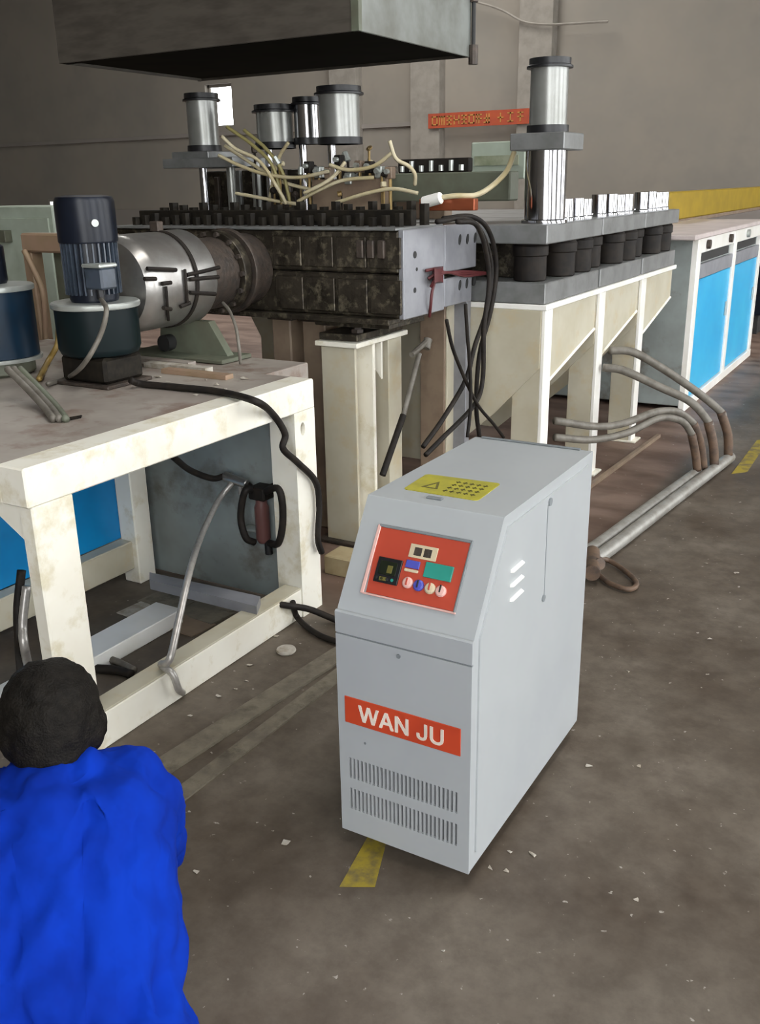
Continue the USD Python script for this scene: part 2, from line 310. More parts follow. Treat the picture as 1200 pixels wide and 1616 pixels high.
# slanted panel frame: s along slope
sdir = np.array([0, YT, HZ - ZL]); sdir /= np.linalg.norm(sdir); snor = np.array([0, -sdir[2], sdir[1]]); SO = np.array([0, 0.004, ZL])
def sl(g):                                    # (x, s, h) -> world
    m = g.mesh(); v = m.vertices; m.vertices = SO + np.outer(v[:, 0], [1, 0, 0]) + np.outer(v[:, 1], sdir) + np.outer(v[:, 2], snor)
    return trimesh.Trimesh(m.vertices, m.faces, process=False)
def sbox(x0, s0, x1, s1, h0, h1, b=.001): return G().box(x0, s0, h0, x1, s1, h1, b)
# bezel polygon in the slope plane (slightly trapezoid)
cp = part(mc, 'control_panel', sl(G().prism([(-.253, .050), (-.052, .050), (-.056, .191), (-.262, .191)], 2, -.002, .002)), M_red)
sub(cp, 'bezel', sl(sbox(-.262, .188, -.052, .194, 0, .004).box(-.056, .048, 0, -.051, .194, .004)), M_greyedge, label='dark edge coloured as recess shade')  # dark colour stands for shade along the recess
sub(cp, 'bezel', sl(sbox(-.260, .045, -.050, .049, 0, .004).box(-.266, .046, 0, -.258, .192, .004)), M_pink, label='pale lower edge coloured as caught light')  # pale colour stands for light caught on the opposite edges
sub(cp, 'display', sl(sbox(-.243, .075, -.188, .127, .001, .006)), M_black)
sub(cp, 'display_glass', sl(sbox(-.236, .092, -.196, .120, .005, .007)), M_screen)
sub(cp, 'display_digit', sl(sbox(-.217, .096, -.205, .112, .006, .0078)), M_yeld)
sub(cp, 'display_digit', sl(sbox(-.230, .079, -.213, .087, .005, .0078)), M_yeld)
for k in range(4):
    sub(cp, 'display_button', sl(G().cyl((-.236 + .012 * k, .0835 if k > 1 else .0835, .005), (-.236 + .012 * k, .0835, .0078), .0032, 10)), M_grn if k == 3 else M_dark)
sub(cp, 'label', sl(sbox(-.181, .138, -.119, .166, .001, .003)), M_pale)
sub(cp, 'label_print', sl(sbox(-.170, .143, -.153, .160, .002, .0035).box(-.148, .143, .002, -.131, .160, .0035)), M_rust)
sub(cp, 'button', sl(sbox(-.181, .116, -.150, .132, .001, .005)), M_blueb)
sub(cp, 'button', sl(sbox(-.181, .108, -.150, .114, .001, .005)), M_pale)
sub(cp, 'green_button', sl(sbox(-.137, .104, -.076, .135, .001, .006)), M_grn)
for i, (x, m) in enumerate(((-.166, M_pink), (-.141, M_blueb), (-.115, M_pale), (-.091, M_pink))):
    k = sub(cp, 'knob', sl(G().rev([(0, .001), (.0115, .001), (.0115, .006), (.0085, .009), (0, .010)], (x, .086 - .001 * i, 0), (0, 0, 1), 18)), m)
    sub(cp, 'knob_mark', sl(sbox(x - .0015, .080, x + .0015, .095, .009, .012, .0005)), M_black if i % 2 else M_red)
# top: yellow warning sticker with worn print
stk = sg.Polygon([(-.262, .205), (-.088, .205), (-.092, .335), (-.268, .325)]).buffer(-.01).buffer(.01)
st = part(mc, 'warning_sticker', G().prism(stk, 2, HZ, HZ + .0012), M_yel)
g = G(); g.prism(sg.Polygon([(-.235, .235), (-.195, .235), (-.215, .285)]).difference(sg.Polygon([(-.227, .24), (-.203, .24), (-.215, .271)])), 2, HZ + .001, HZ + .0018)
sub(st, 'warning_print', g, M_yeld)
for r in range(4):
    for k in range(5):
        x = -.182 + .016 * k; y = .232 + .022 * r
        sub(st, 'warning_print', G().box(x, y, HZ + .001, x + .011, y + .004, HZ + .0018, 0).box(x + .004, y - .005, HZ + .001, x + .007, y + .009, HZ + .0018, 0), M_yeld)
part(mc, 'latch', G().box(-.19, .172, HZ, -.155, .184, HZ + .004), M_greyedge)
part(mc, 'rear_lip', G().box(WX + .02, LY - .012, HZ, -.03, LY - .002, HZ + .004), M_greyedge)
# side access door, louvers, lock
dr = part(mc, 'side_door', G().prism(sg.Polygon([(.03, .075), (.03, .575), (.155, .765), (.655, .765), (.655, .075)]).buffer(-.01).buffer(.01), 0, -.002, .0025), M_grey)
sub(dr, 'door_seam', G().prism(sg.box(.371, .53, .3745, .745), 0, .001, .0032), M_greyedge)
sub(dr, 'lock', G().cyl((.001, .383, .75), (.006, .383, .75), .009, 16), M_greyedge)
sub(dr, 'lock', G().cyl((.001, .367, .528), (.006, .367, .528), .008, 16), M_greyedge)
for k in range(3):
    z = .664 - .032 * k
    sub(dr, 'louver_glint', G().hull([(.002, .172, z - .003), (.002, .233, z - .003), (.002, .172, z + .004), (.002, .233, z + .004), (.010, .174, z - .001), (.010, .231, z - .001), (.010, .174, z + .001), (.010, .231, z + .001)]), M_white)  # white puts their bright highlights into the colour
for (x, y) in ((-.27, .06), (-.04, .06), (-.27, .62), (-.04, .62)):
    c = part(mc, 'caster', G().cyl((x - .012, y, .024), (x + .012, y, .024), .024, 20, .004), M_black)
    sub(c, 'fork', G().box(x - .018, y - .015, .018, x - .014, y + .015, .05).box(x + .014, y - .015, .018, x + .018, y + .015, .05).box(x - .018, y - .018, .044, x + .018, y + .018, .05), M_rim)
# rear valve fittings
part(mc, 'rear_valve', G().cyl((-.25, LY - .002, .30), (-.25, LY + .05, .30), .016, 14).cyl((-.25, LY + .03, .27), (-.25, LY + .03, .34), .012, 12), M_rust)
part(mc, 'rear_valve', G().cyl((-.15, LY - .002, .30), (-.15, LY + .05, .30), .016, 14).cyl((-.15, LY + .03, .27), (-.15, LY + .03, .34), .012, 12), M_rust)

# ------------------------------------------------------------------ extruder base frame
FX, FY0, FY1, FZ = -1.065, -.11, 1.05, .81
BX = -1.85; LX = -2.6
ef = thing('extruder_base', 'cream welded steel base frame with open side under the dirty table top', 'machine base', ((FX + LX) / 2, .47, 0))
part(ef, 'table_top', G().box(LX, FY0, .795, FX, FY1, FZ, .004), M_table)
part(ef, 'table_edge', G().box(LX, FY0 - .008, .715, FX - .089, FY0 + .0, FZ + .001), M_cream)
part(ef, 'side_beam', G().box(FX - .09, FY0 - .010, .715, FX + .002, FY1, FZ + .001, .004), M_cream)
part(ef, 'front_beam', G().box(LX, FY0, .715, FX - .09, FY0 + .08, .795), M_cream)
part(ef, 'back_beam', G().box(LX, FY1 - .08, .715, FX - .09, FY1, .795), M_cream)
def box_m(x0, y0, z0, x1, y1, z1): return m3.Manifold.cube([x1 - x0, y1 - y0, z1 - z0]).translate([x0, y0, z0])
def tri(m): q = m.to_mesh(); return trimesh.Trimesh(q.vert_properties[:, :3], q.tri_verts, process=False)
hp = fx(478, 677, FX)
part(ef, 'post', G().box(FX - .045, FY0, 0, FX, FY0 + .125, .716, .004), M_cream)
post = box_m(FX - .1, FY1 - .115, 0, FX, FY1, .716) - m3.Manifold.cylinder(.08, 1, 1, 32).scale([.022, .013, 1]).rotate([0, 90, 0]).translate([FX - .05, hp[1], hp[2]])
pp = part(ef, 'post', tri(post), M_cream)
sub(pp, 'hole_shade', G().box(FX - .048, hp[1] - .02, hp[2] - .03, FX - .04, hp[1] + .02, hp[2] + .03, 0), M_dark, label='dark sheet for the shade in the oval opening')  # dark sheet painted for the shade inside the opening
for (x, y) in ((BX, FY1 - .17), (BX, FY0), (LX, FY1 - .1), (LX, FY0)):
    part(ef, 'post', G().box(x, y, 0, x + .08, y + (.085 if x == BX else .1), .716, .004), M_cream)
part(ef, 'lower_beam', G().box(FX - .055, FY0 + .12, 0, FX - .003, FY1 - .115, .105, .004), M_cream)
part(ef, 'lower_beam', G().box(BX, FY0 + .1, .06, BX + .06, FY1 - .17, .17, .004), M_beige)
part(ef, 'lower_beam', G().box(-1.52, FY0 + .05, .0, -1.40, .70, .055, .003), M_white)
part(ef, 'blue_panel', G().box(BX - .01, FY0 + .1, .17, BX + .0, FY1 - .165, .72), M_blue)
part(ef, 'blue_panel', G().box(LX + .01, FY0 + .1, .10, LX + .02, FY1 - .1, .72), M_blue)
part(ef, 'end_panel', G().box(BX - .02, FY1 - .04, .005, FX - .1, FY1 - .03, .716), M_wallp)
dk = np.array([-1.255, 1.3, 0])
part(ef, 'rear_deck', G().box(LX, FY1 + .002, .745, dk[0], 1.30, FZ - .002, .004), M_table)
for x in (LX + .1, dk[0] - .25): part(ef, 'deck_leg', G().box(x, 1.20, 0, x + .06, 1.28, .745), M_beige)
part(ef, 'gusset', G().prism([(FX - .045, .715), (FX - .20, .715), (FX - .045, .62)], 1, FY0 + .01, FY0 + .02), M_cream)
part(ef, 'gusset', G().prism([(LX + .08, .715), (LX + .24, .715), (LX + .08, .60)], 1, FY0 + .01, FY0 + .02), M_cream)
part(ef, 'flange', G().box(FX - .07, FY0 + .13, .105, FX - .003, FY1 - .12, .111, .001), M_beige, label='worn beige top flange of the low beam')

one('cross_bar', G().tube([fz(238, 908, .12), fz(412, 956, .118)], .0001, 4) if 0 else
    G().hull([fz(236, 903, .14), fz(236, 903, .14) - [0, 0, .035], fz(236, 915, .14), fz(236, 915, .14) - [0, 0, .035],
              fz(411, 941, .14), fz(411, 941, .14) - [0, 0, .035], fz(405, 957, .14), fz(405, 957, .14) - [0, 0, .035]]), M_alu,
    'bare aluminium bar lying across the inside of the cream frame', 'bar')

# valve and filter on the end panel
YP = FY1 - .04
va = thing('air_filter', 'reddish cylindrical filter with fittings hung on the grey end panel', 'filter', fy(415, 800, YP - .05))
c = fy(415, 830, YP - .04)
part(va, 'filter_bowl', G().rev([(0, -.06), (.018, -.06), (.026, -.045), (.026, .07), (.02, .085), (.02, .10), (0, .10)], c, (0, 0, 1), 20), mat('filter_red', (.13, .055, .05), .4))
part(va, 'head', G().box(c[0] - .035, c[1] - .03, c[2] + .10, c[0] + .035, YP, c[2] + .145, .006), M_rub)
part(va, 'drain', G().cyl(c + [0.02, 0, -.1], c + [0.02, 0, -.055], .014, 12), M_black)
d = fy(372, 757, YP - .05)
part(va, 'coupling', G().cyl(d + [-.05, 0, .006], d + [.05, 0, -.01], .017, 14, .003).cyl(d + [.02, 0, 0], d + [.02, 0, -.05], .011, 12), M_steel)
part(va, 'pipe_nipple', G().cyl(d + [.05, 0, -.01], c + [-.03, 0, .125], .012, 12), M_rub)
part(va, 'bracket', G().box(c[0] - .09, c[1] - .005, c[2] - .03, c[0] - .02, YP, c[2] - .02), M_rim)
def cable(name, pts, r, m, label, cat='cable', group=None, n=10): return one(name, G().tube(pts, r, n), m, label, cat, group, smooth=True)
cable('filter_hose', [c + [.02, -.01, .13], fy(440, 772, YP - .08), fy(447, 815, YP - .08), fy(440, 856, YP - .08), c + [.02, 0, -.06]], .0125, M_rub, 'black rubber hose looping round the right of the red filter', 'hose')
cable('filter_hose', [c + [-.02, -.01, .13], fy(387, 775, YP - .09), fy(380, 815, YP - .09), fy(388, 848, YP - .09), fy(402, 856, YP - .06)], .0125, M_rub, 'black rubber hose looping round the left of the red filter', 'hose')
cable('filter_hose', [c + [.03, -.005, .125], fy(435, 768, YP - .05), fy(452, 795, YP - .04), fy(458, 815, YP - .02)], .013, M_rub, 'short black hose running from the filter head behind the right post', 'hose')
cable('silver_hose', [d + [-.01, -.01, -.012], fy(345, 790, YP - .12), fy(318, 845, YP - .3), fz(300, 900, .33), fz(283, 975, .25), fz(268, 1040, .17), np.array([FX - .02, fx(264, 1062, FX)[1] + .0, .130]), np.array([FX + .016, fx(266, 1066, FX)[1], .108]), np.array([FX + .022, fx(272, 1080, FX)[1], .055]), fz(288, 1093, .012)], .0105, M_silver, 'silver braided hose curving from the filter down to the floor', 'hose')
cable('black_cable', [fy(272, 720, YP - .35), fy(300, 742, YP - .2), fy(335, 755, YP - .1), d + [-.05, 0, .006]], .011, M_rub, 'thick black cable dropping from under the table to the filter')

# ------------------------------------------------------------------ motors on the table
def lathe(prof, c): return G().rev(prof, c, (0, 0, 1), 40)
ca = np.array([-1.66, .71, FZ])
mo = thing('blower_motor', 'dark blue finned motor standing on a round white-rimmed blower', 'motor', ca)
part(mo, 'base_foot', G().box(ca[0] - .12, ca[1] - .10, FZ, ca[0] + .12, ca[1] + .10, FZ + .012), M_rust)
part(mo, 'pedestal', G().box(ca[0] - .10, ca[1] - .085, FZ + .012, ca[0] + .10, ca[1] + .085, FZ + .095, .01), M_dark2)
part(mo, 'blower_housing', lathe([(0, .09), (.10, .09), (.122, .10), (.130, .12), (.130, .245), (0, .245)], ca), M_teal)
part(mo, 'rim', lathe([(0, .243), (.137, .243), (.139, .247), (.139, .257), (.135, .261), (0, .261)], ca), M_rim)
bd = part(mo, 'motor_body', lathe([(0, .26), (.072, .26), (.076, .27), (.076, .45), (0, .45)], ca), M_motor)
for k in range(30):
    a = k * 2 * math.pi / 30; u = np.array([math.cos(a), math.sin(a), 0]); w = np.array([-u[1], u[0], 0]) * .0025
    p = [ca + u * .074 + w, ca + u * .074 - w, ca + u * .087 + w, ca + u * .087 - w]
    sub(bd, 'fin', G().hull([q + [0, 0, .285] for q in p] + [q + [0, 0, .445] for q in p]), M_motorl)
part(mo, 'fan_cover', lathe([(0, .44), (.089, .44), (.091, .445), (.091, .560), (.085, .575), (.055, .58), (0, .58)], ca), M_motor)
jb = ca + np.array([.085, -.045, .305])
tb = part(mo, 'terminal_box', G().box(jb[0] - .04, jb[1] - .032, jb[2], jb[0] + .035, jb[1] + .032, jb[2] + .065, .006), M_motorl)
sub(tb, 'box_lid', G().box(jb[0] - .043, jb[1] - .037, jb[2] + .065, jb[0] + .038, jb[1] + .037, jb[2] + .077, .005), M_rim)
sub(tb, 'cable_gland', G().cyl((jb[0] - .0, jb[1] - .01, jb[2] - .03), (jb[0] - .0, jb[1] - .01, jb[2]), .012, 12), M_black)
part(mo, 'lifting_eye', G().cyl(ca + [.080, -.045, .50], ca + [.094, -.053, .50], .011, 14), M_rim)
cable('motor_cable', [(jb[0], jb[1] - .01, jb[2] - .03), fy(168, 490, .52), fy(158, 530, .50), fy(132, 575, .48), fz(105, 597, FZ + .012), fz(75, 606, FZ + .012)], .0075, M_hose, 'grey cable hanging from the motor terminal box to the table')
cb = fz(-2, 592, FZ) + [-.02, .03, 0]
mb = thing('side_blower', 'blue drum of a blower with a pale rim at the left edge of the table', 'blower', cb)
part(mb, 'drum', lathe([(0, .055), (.125, .055), (.135, .065), (.135, .285), (0, .285)], cb), M_navy)
part(mb, 'rim', lathe([(0, .282), (.142, .282), (.143, .286), (.143, .297), (.139, .30), (0, .30)], cb), M_rim)
part(mb, 'lower_rim', lathe([(0, .05), (.142, .05), (.143, .056), (.143, .062), (0, .066)], cb), M_rim)
part(mb, 'base', lathe([(0, 0), (.10, 0), (.115, .01), (.115, .045), (.10, .052), (0, .052)], cb), M_olive)
part(mb, 'drum_motor', lathe([(0, .30), (.07, .30), (.075, .31), (.075, .42), (.06, .43), (0, .43)], cb + [-.045, .02, 0]), M_motor)
for k, (dx, m) in enumerate(((0, M_hose), (9, M_olive), (-10, M_hose))):
    cable('flat_hose', [fz(22 + dx, 582, FZ + .09), fz(50 + dx, 610, FZ + .05), fz(78 + dx, 640, FZ + .02), fz(95 + dx, 662, FZ + .009)], .011, m, ['grey-green hose lying on the table beside the blue drum', 'olive hose nearest the motor among those by the blue drum', 'outermost grey-green hose running from under the blue drum'][k], 'hose')
one('table_offcut', G().hull([fz(108, 660, FZ), fz(130, 655, FZ), fz(128, 660, FZ), fz(108, 664, FZ), fz(110, 658, FZ + .012), fz(128, 655, FZ + .01)]), M_rub, 'small black offcut lying on the table near the hose ends', 'offcut')
cable('yellow_cable', [fz(62, 598, FZ + .012), fy(75, 572, .85), fy(90, 545, .9), fy(92, 520, 1.0)], .010, M_orange, 'ochre cable rising behind the table between the two blowers')
cable('table_cable', [fz(206, 600, FZ + .03), fz(225, 606, FZ + .012), fz(290, 612, FZ + .012), fz(350, 619, FZ + .012), fz(405, 634, FZ + .012),
      fx(432, 655, FX + .014), fx(450, 685, FX + .014), fx(447, 708, FX + .016), fx(470, 730, FX + .016), fx(498, 760, FX + .018), fx(504, 800, FX + .018), fx(502, 850, FX + .02), fx(508, 872, FX + .02)], .011, M_rub,
      'long black cable snaking over the table top and down the right post')
# brown pipe frame and pale cabinet behind the blowers
bp = thing('brown_pipe_frame', 'rusty pink square pipe bent down behind the blue motor', 'pipe frame', fy(80, 560, 1.35))
Yb = 1.35
p0, p1 = fy(30, 368, Yb), fy(175, 402, Yb)
part(bp, 'cross_pipe', G().box(p0[0], Yb, p1[2], p1[0], Yb + .07, p0[2], .008), M_brownp)
part(bp, 'down_pipe', G().box(p0[0], Yb + .002, .0, p0[0] + .055, Yb + .066, p1[2], .006), M_brownp)
part(bp, 'back_plate', G().box(p0[0] + .10, Yb + .08, .5, p1[0], Yb + .09, p1[2] + .03), M_olive)
cable('copper_pipe', [fy(38, 395, Yb - .03), fy(55, 430, Yb - .03), fy(68, 465, Yb - .03), fy(72, 530, Yb - .03), fy(74, 560, Yb - .05)], .012, M_brownp, 'thin rust-coloured pipe bending down beside the brown frame', 'pipe')
a, b = fy(-60, 300, 2.6), fy(78, 300, 2.6)
cbn = thing('pale_cabinet', 'pale green cabinet standing behind the blue drum', 'cabinet', ((a[0] + b[0]) / 2, 2.6, 0))
zt = fy(40, 326, 2.6)[2]
part(cbn, 'body', G().box(a[0], 2.6, .0, b[0], 3.0, zt, .006), M_pgreen)
part(cbn, 'door', G().box(a[0] + .02, 2.585, .1, b[0] - .03, 2.6, fy(40, 344, 2.6)[2]), M_pgreen)
q = fy(14, 371, 2.585); part(cbn, 'dark_box', G().box(q[0] - .06, 2.53, q[2] - .04, q[0] + .03, 2.585, q[2] + .03), M_olive)
part(cbn, 'plinth', G().box(a[0], 2.59, 0, b[0], 3.0, .08), M_dark)

# ------------------------------------------------------------------ barrel and die
AX, AZ = -1.75, 1.0975
bc = thing('barrel_cover', 'shiny round steel heater cover with black seam band on the extruder barrel', 'barrel cover', (AX, 1.1, AZ - .165))
def yrev(prof, n=48): return G().rev([(r, y) for r, y in prof], (AX, 0, AZ), (0, 1, 0), n)
part(bc, 'drum', yrev([(0, .872), (.10, .872), (.145, .885), (.160, .905), (.165, .93), (.165, 1.117), (.168, 1.122), (.168, 1.222), (.163, 1.23), (0, 1.23)]), M_steel)
part(bc, 'band', yrev([(.160, 1.108), (.1705, 1.108), (.1705, 1.124), (.160, 1.124)]), M_rub)
def lead(px0, py0, px1, py1, r=.007):
    P = []
    for t in np.linspace(0, 1, 5):              # meet the drum: the ray and the cylinder about the y axis
        d = ray(px0 + (px1 - px0) * t, py0 + (py1 - py0) * t); o = CAM - [AX, 0, AZ]; R_ = .172
        A, B, C = d[0] ** 2 + d[2] ** 2, o[0] * d[0] + o[2] * d[2], o[0] ** 2 + o[2] ** 2 - R_ ** 2
        k = (-B - math.sqrt(max(B * B - A * C, 0))) / A; P.append(CAM + d * k)
    part(bc, 'heater_lead', G().tube(P, r, 8), M_rub)
for a_ in ((232, 424, 278, 426), (228, 440, 246, 440), (256, 448, 270, 446), (295, 434, 322, 428), (322, 428, 346, 422), (300, 441, 345, 437), (300, 462, 340, 464), (258, 486, 270, 488), (285, 484, 300, 478)): lead(*a_)
for a_ in ((262, 452, 266, 505), (292, 425, 296, 478)): lead(*a_, .005)
part(bc, 'cover_clamp', G().box(AX - .02, 1.10, AZ + .165, AX + .02, 1.13, AZ + .20), M_rust)
cable('probe_wire', [fy(352, 478, 1.30), fy(362, 490, 1.22), fy(372, 515, 1.14), fy(377, 545, 1.10), fz(380, 574, FZ + .012)], .006, M_hose, 'thin grey probe wire dropping from the die neck to the table')
sp = thing('barrel_support', 'green-grey wedge bracket under the steel heater cover', 'bracket', (-1.72, 1.2, FZ))
part(sp, 'saddle', G().prism([(AX - .12, FZ), (AX + .22, FZ), (AX + .13, .945), (AX - .10, .945)], 1, 1.20, 1.235), M_olive)
part(sp, 'foot_plate', G().box(AX - .22, 1.12, FZ, AX + .25, 1.29, FZ + .015), M_olive)
part(sp, 'clamp', G().cyl((AX - .06, 1.20, .86), (AX - .06, 1.16, .86), .03, 18), M_dark)
nk = thing('die_adapter', 'dark rusty flanged neck joining the barrel to the die', 'adapter', (AX, 1.4, AZ - .15))
part(nk, 'neck', yrev([(0, 1.232), (.128, 1.232), (.132, 1.25), (.132, 1.40), (.12, 1.41), (.12, 1.50), (.138, 1.52), (.138, 1.598), (0, 1.598)]), M_rust)
part(nk, 'flange', yrev([(.10, 1.405), (.152, 1.405), (.155, 1.41), (.155, 1.44), (.152, 1.445), (.10, 1.445)]), M_dsteel)
part(nk, 'flange', yrev([(.10, 1.465), (.158, 1.465), (.161, 1.47), (.161, 1.49), (.158, 1.495), (.10, 1.495)]), M_rust)
for k in range(14):
    t = k * 2 * math.pi / 14; part(nk, 'bolt', G().cyl((AX + .144 * math.cos(t), 1.39, AZ + .144 * math.sin(t)), (AX + .144 * math.cos(t), 1.405, AZ + .144 * math.sin(t)), .01, 6), M_rust)

DX0, DX1 = -2.45, -1.05
di = thing('extrusion_die', 'wide dark oily steel sheet die with pale end plates', 'die', ((DX0 + DX1) / 2, 1.9, .93))
part(di, 'upper_body', G().box(DX0, 1.60, 1.098, DX1, 1.93, 1.248, .006), M_dsteel)
part(di, 'lower_body', G().box(DX0, 1.605, .935, DX1, 1.93, 1.094, .006), M_dsteel)
part(di, 'top_plate', G().box(DX0, 1.585, 1.248, DX1, 1.96, 1.258, .002), M_plateg)
part(di, 'bottom_plate', G().box(DX0, 1.56, .915, DX1 - .02, 1.93, .935), M_dsteel)
for k in range(4):
    x = -1.60 + .145 * k
    part(di, 'heater_plate', G().box(x, 1.588, 1.115, x + .13, 1.60, 1.225, .003), M_dsteel)
    part(di, 'heater_plate', G().box(x, 1.592, .95, x + .13, 1.605, 1.075, .003), M_dsteel)
for k in range(3):
    x = -1.215 + .045 * k
    part(di, 'terminal', G().box(x, 1.575, 1.15, x + .03, 1.592, 1.215, .004), M_rust)
for k in range(24):
    x = DX0 + .04 + k * .057
    part(di, 'adjusting_bolt', G().cyl((x, 1.70, 1.258), (x, 1.70, 1.29 + .008 * (k % 3)), .018, 6), M_dark2)
    part(di, 'adjusting_bolt', G().cyl((x + .02, 1.86, 1.258), (x + .02, 1.86, 1.325 + .01 * ((k * 2) % 3)), .021, 6), M_dark2)
part(di, 'choker_bar', G().box(DX0, 1.76, 1.258, DX1 - .03, 1.80, 1.315), M_dark2)
part(di, 'lip_block', G().box(DX0, 1.935, 1.10, DX1 - .012, 2.24, 1.252, .005), M_dsteel)
part(di, 'lip_block', G().box(DX0, 1.935, .945, DX1 - .012, 2.20, 1.06, .005), M_dsteel)
e1 = part(di, 'end_plate', G().box(DX1, 1.602, .932, DX1 + .022, 1.932, 1.25, .003), M_alu)
for (px, py, r) in ((655, 402, .013), (658, 425, .007), (655, 458, .010)):
    q = fx(px, py, DX1 + .022); sub(e1, 'hole_shade', G().cyl((DX1 + .015, q[1], q[2]), (DX1 + .0232, q[1], q[2]), r, 18), M_dark)  # dark discs stand for the shade in the plate openings
e2 = part(di, 'end_plate', G().box(DX1 - .012, 1.944, 1.075, DX1 + .018, 2.235, 1.252, .003), M_alu)
e3 = part(di, 'end_plate', G().box(DX1 - .012, 1.944, .94, DX1 + .018, 2.195, 1.05, .003), M_alu)
for e, pts in ((e2, ((726, 378), (738, 377), (750, 375))), (e3, ((726, 450), (737, 447), (749, 443)))):
    for (px, py) in pts:
        q = fx(px, py, DX1 + .018)
        h = trimesh.creation.cylinder(1, .009, sections=20); h.apply_transform(np.diag([.021, .0115, 1, 1])); h.apply_transform(trimesh.transformations.rotation_matrix(math.pi / 2, [0, 1, 0]))
        h.apply_transform(trimesh.transformations.rotation_matrix(-.25, [1, 0, 0])); h.apply_translation([DX1 + .0148, q[1], q[2]]); sub(e, 'hole_shade', h, M_dark)  # dark ovals painted for shade, nothing is cut out
q = fx(690, 432, DX1 + .05)
for k, dz in enumerate((.03, .0, -.03)):
    cable('heater_wire', [fx(672 + 4 * k, 440, DX1 + .03) + [0, 0, dz], fx(688, 425 + 8 * k, DX1 + .05), fx(705, 430, DX1 + .05), fx(735, 432, DX1 + .04) + [0, 0, dz * .3], fx(772, 431, DX1 + .04)], .0055, M_wire_r,
          ['upper red heater wire crossing the die end plates', 'middle red heater wire crossing the die end plates', 'lower red heater wire crossing the die end plates'][k], 'wire')
one('wire_joint', G().hull([fx(683, 422, DX1 + .028), fx(700, 420, DX1 + .028), fx(700, 446, DX1 + .028), fx(683, 448, DX1 + .028), fx(686, 424, DX1 + .06), fx(697, 424, DX1 + .06), fx(697, 444, DX1 + .06), fx(686, 446, DX1 + .06)]), M_wire_r, 'dark red connector clump on the seam of the die end plates', 'connector')
cable('heater_wire', [fx(686, 446, DX1 + .04), fx(682, 462, DX1 + .04), fx(680, 482, DX1 + .035), fx(678, 500, DX1 + .02)], .006, M_wire_r, 'red wire hanging down the first die end plate', 'wire')

# cable bundle hanging over the end of the die
CX = DX1 + .12
for k, (pts, lab) in enumerate((
        ([(700, 345), (745, 342), (772, 365), (784, 420), (775, 490), (757, 560), (752, 640), (757, 690)], 'outermost black cable arching over the die end and hanging down'),
        ([(690, 350), (735, 345), (762, 370), (776, 425), (768, 490), (750, 545), (735, 600), (700, 660), (668, 705)], 'second black cable arching over the die end, swinging left at the bottom'),
        ([(722, 350), (752, 355), (768, 400), (772, 450), (764, 520), (762, 600), (748, 640), (700, 690), (672, 718)], 'third black cable hanging beside the stand panel, swinging left low'),
        ([(705, 505), (715, 550), (735, 600), (755, 640), (780, 670), (795, 690)], 'thin black cable crossing to the lower right under the die'),
        ([(735, 480), (738, 530), (742, 580), (743, 640), (738, 690)], 'straight black cable hanging under the second end plate'))):
    cable('power_cable', [fx(px, py, CX + .016 * k) for px, py in pts], .0095 if k < 3 else .007, M_rub, lab)

# die stand columns
ds = thing('die_stand', 'steel column coloured beige for shade, with a top plate carrying the die', 'stand', (-1.32, 1.7, 0))
part(ds, 'flange_plate', G().box(-1.40, 1.60, 0, -1.245, 1.615, .815, .002), M_beige)  # beige is the shade on the camera-facing flange, put into colour
part(ds, 'web', G().box(-1.335, 1.615, 0, -1.322, 1.735, .815), M_beige)
part(ds, 'flange_plate', G().box(-1.40, 1.735, 0, -1.245, 1.755, .815, .002), M_cream)  # cream is the lit flange of the same column
part(ds, 'cap_plate', G().box(-1.42, 1.585, .815, -1.225, 1.99, .835, .003), M_cream)
part(ds, 'rear_column', G().box(-1.36, 1.86, 0, -1.245, 1.97, .815), M_beige)
part(ds, 'brace', G().prism([(-1.36, .815), (-1.245, .815), (-1.245, .66)], 1, 1.80, 1.812), M_cream)
part(ds, 'base_plate', G().box(-1.43, 1.57, 0, -1.2, 2.0, .015), M_rust)
part(ds, 'jack_bolt', G().cyl((-1.28, 1.68, .835), (-1.28, 1.68, .90), .018, 8).cyl((-1.28, 1.68, .862), (-1.28, 1.68, .876), .026, 6), M_rust)
part(ds, 'packing_block', G().box(-1.42, 1.62, .835, -1.245, 1.98, .862, .002).box(-1.44, 1.62, .89, -1.1, 1.90, .915), M_dsteel)
for k, (p0, p1, m, lab) in enumerate((((428, 498), (468, 590), M_brown, 'brown support column under the dark die, left of its pair'), ((476, 498), (522, 590), M_brown, 'brown support column under the dark die next to the beige stand'))):
    a, b = fy(*p0, 1.72), fy(*p1, 1.72)
    t = thing('support_column', lab, 'column', ((a[0] + b[0]) / 2, 1.76, 0))
    part(t, 'shaft', G().box(a[0], 1.72, .0, b[0] - .02, 1.82, .905, .006), m)
    part(t, 'cap', G().box(a[0] - .015, 1.71, .905 - .02, b[0] - .005, 1.83, .914), M_rust)
a, b = fy(663, 505, 2.12), fy(702, 505, 2.12)
t = thing('rear_stand', 'brown-grey steel column under the die end plates', 'stand', ((a[0] + b[0]) / 2, 2.17, 0))
part(t, 'shaft', G().box(a[0], 2.12, 0, b[0], 2.135, .94), M_brown); part(t, 'shaft_flange', G().box(b[0] - .012, 2.135, 0, b[0] + .006, 2.24, .94), M_beige)
a2, b2 = fy(716, 505, 2.2), fy(737, 505, 2.2)
part(t, 'second_shaft', G().box(a2[0], 2.2, 0, b2[0], 2.24, .94), M_alu)
part(t, 'foot', G().box(a[0] - .05, 2.10, 0, b2[0] + .02, 2.26, .012), M_rust)
cable('stay_rod', [fx(662, 558, -1.12), fx(637, 655, -1.12)], .011, M_hose, 'pale upper half of the slanting rod beside the die stand', 'rod')
cable('stay_rod', [fx(637, 655, -1.12), fx(604, 750, -1.12)], .013, M_rub, 'black lower half of the slanting rod beside the die stand', 'rod')
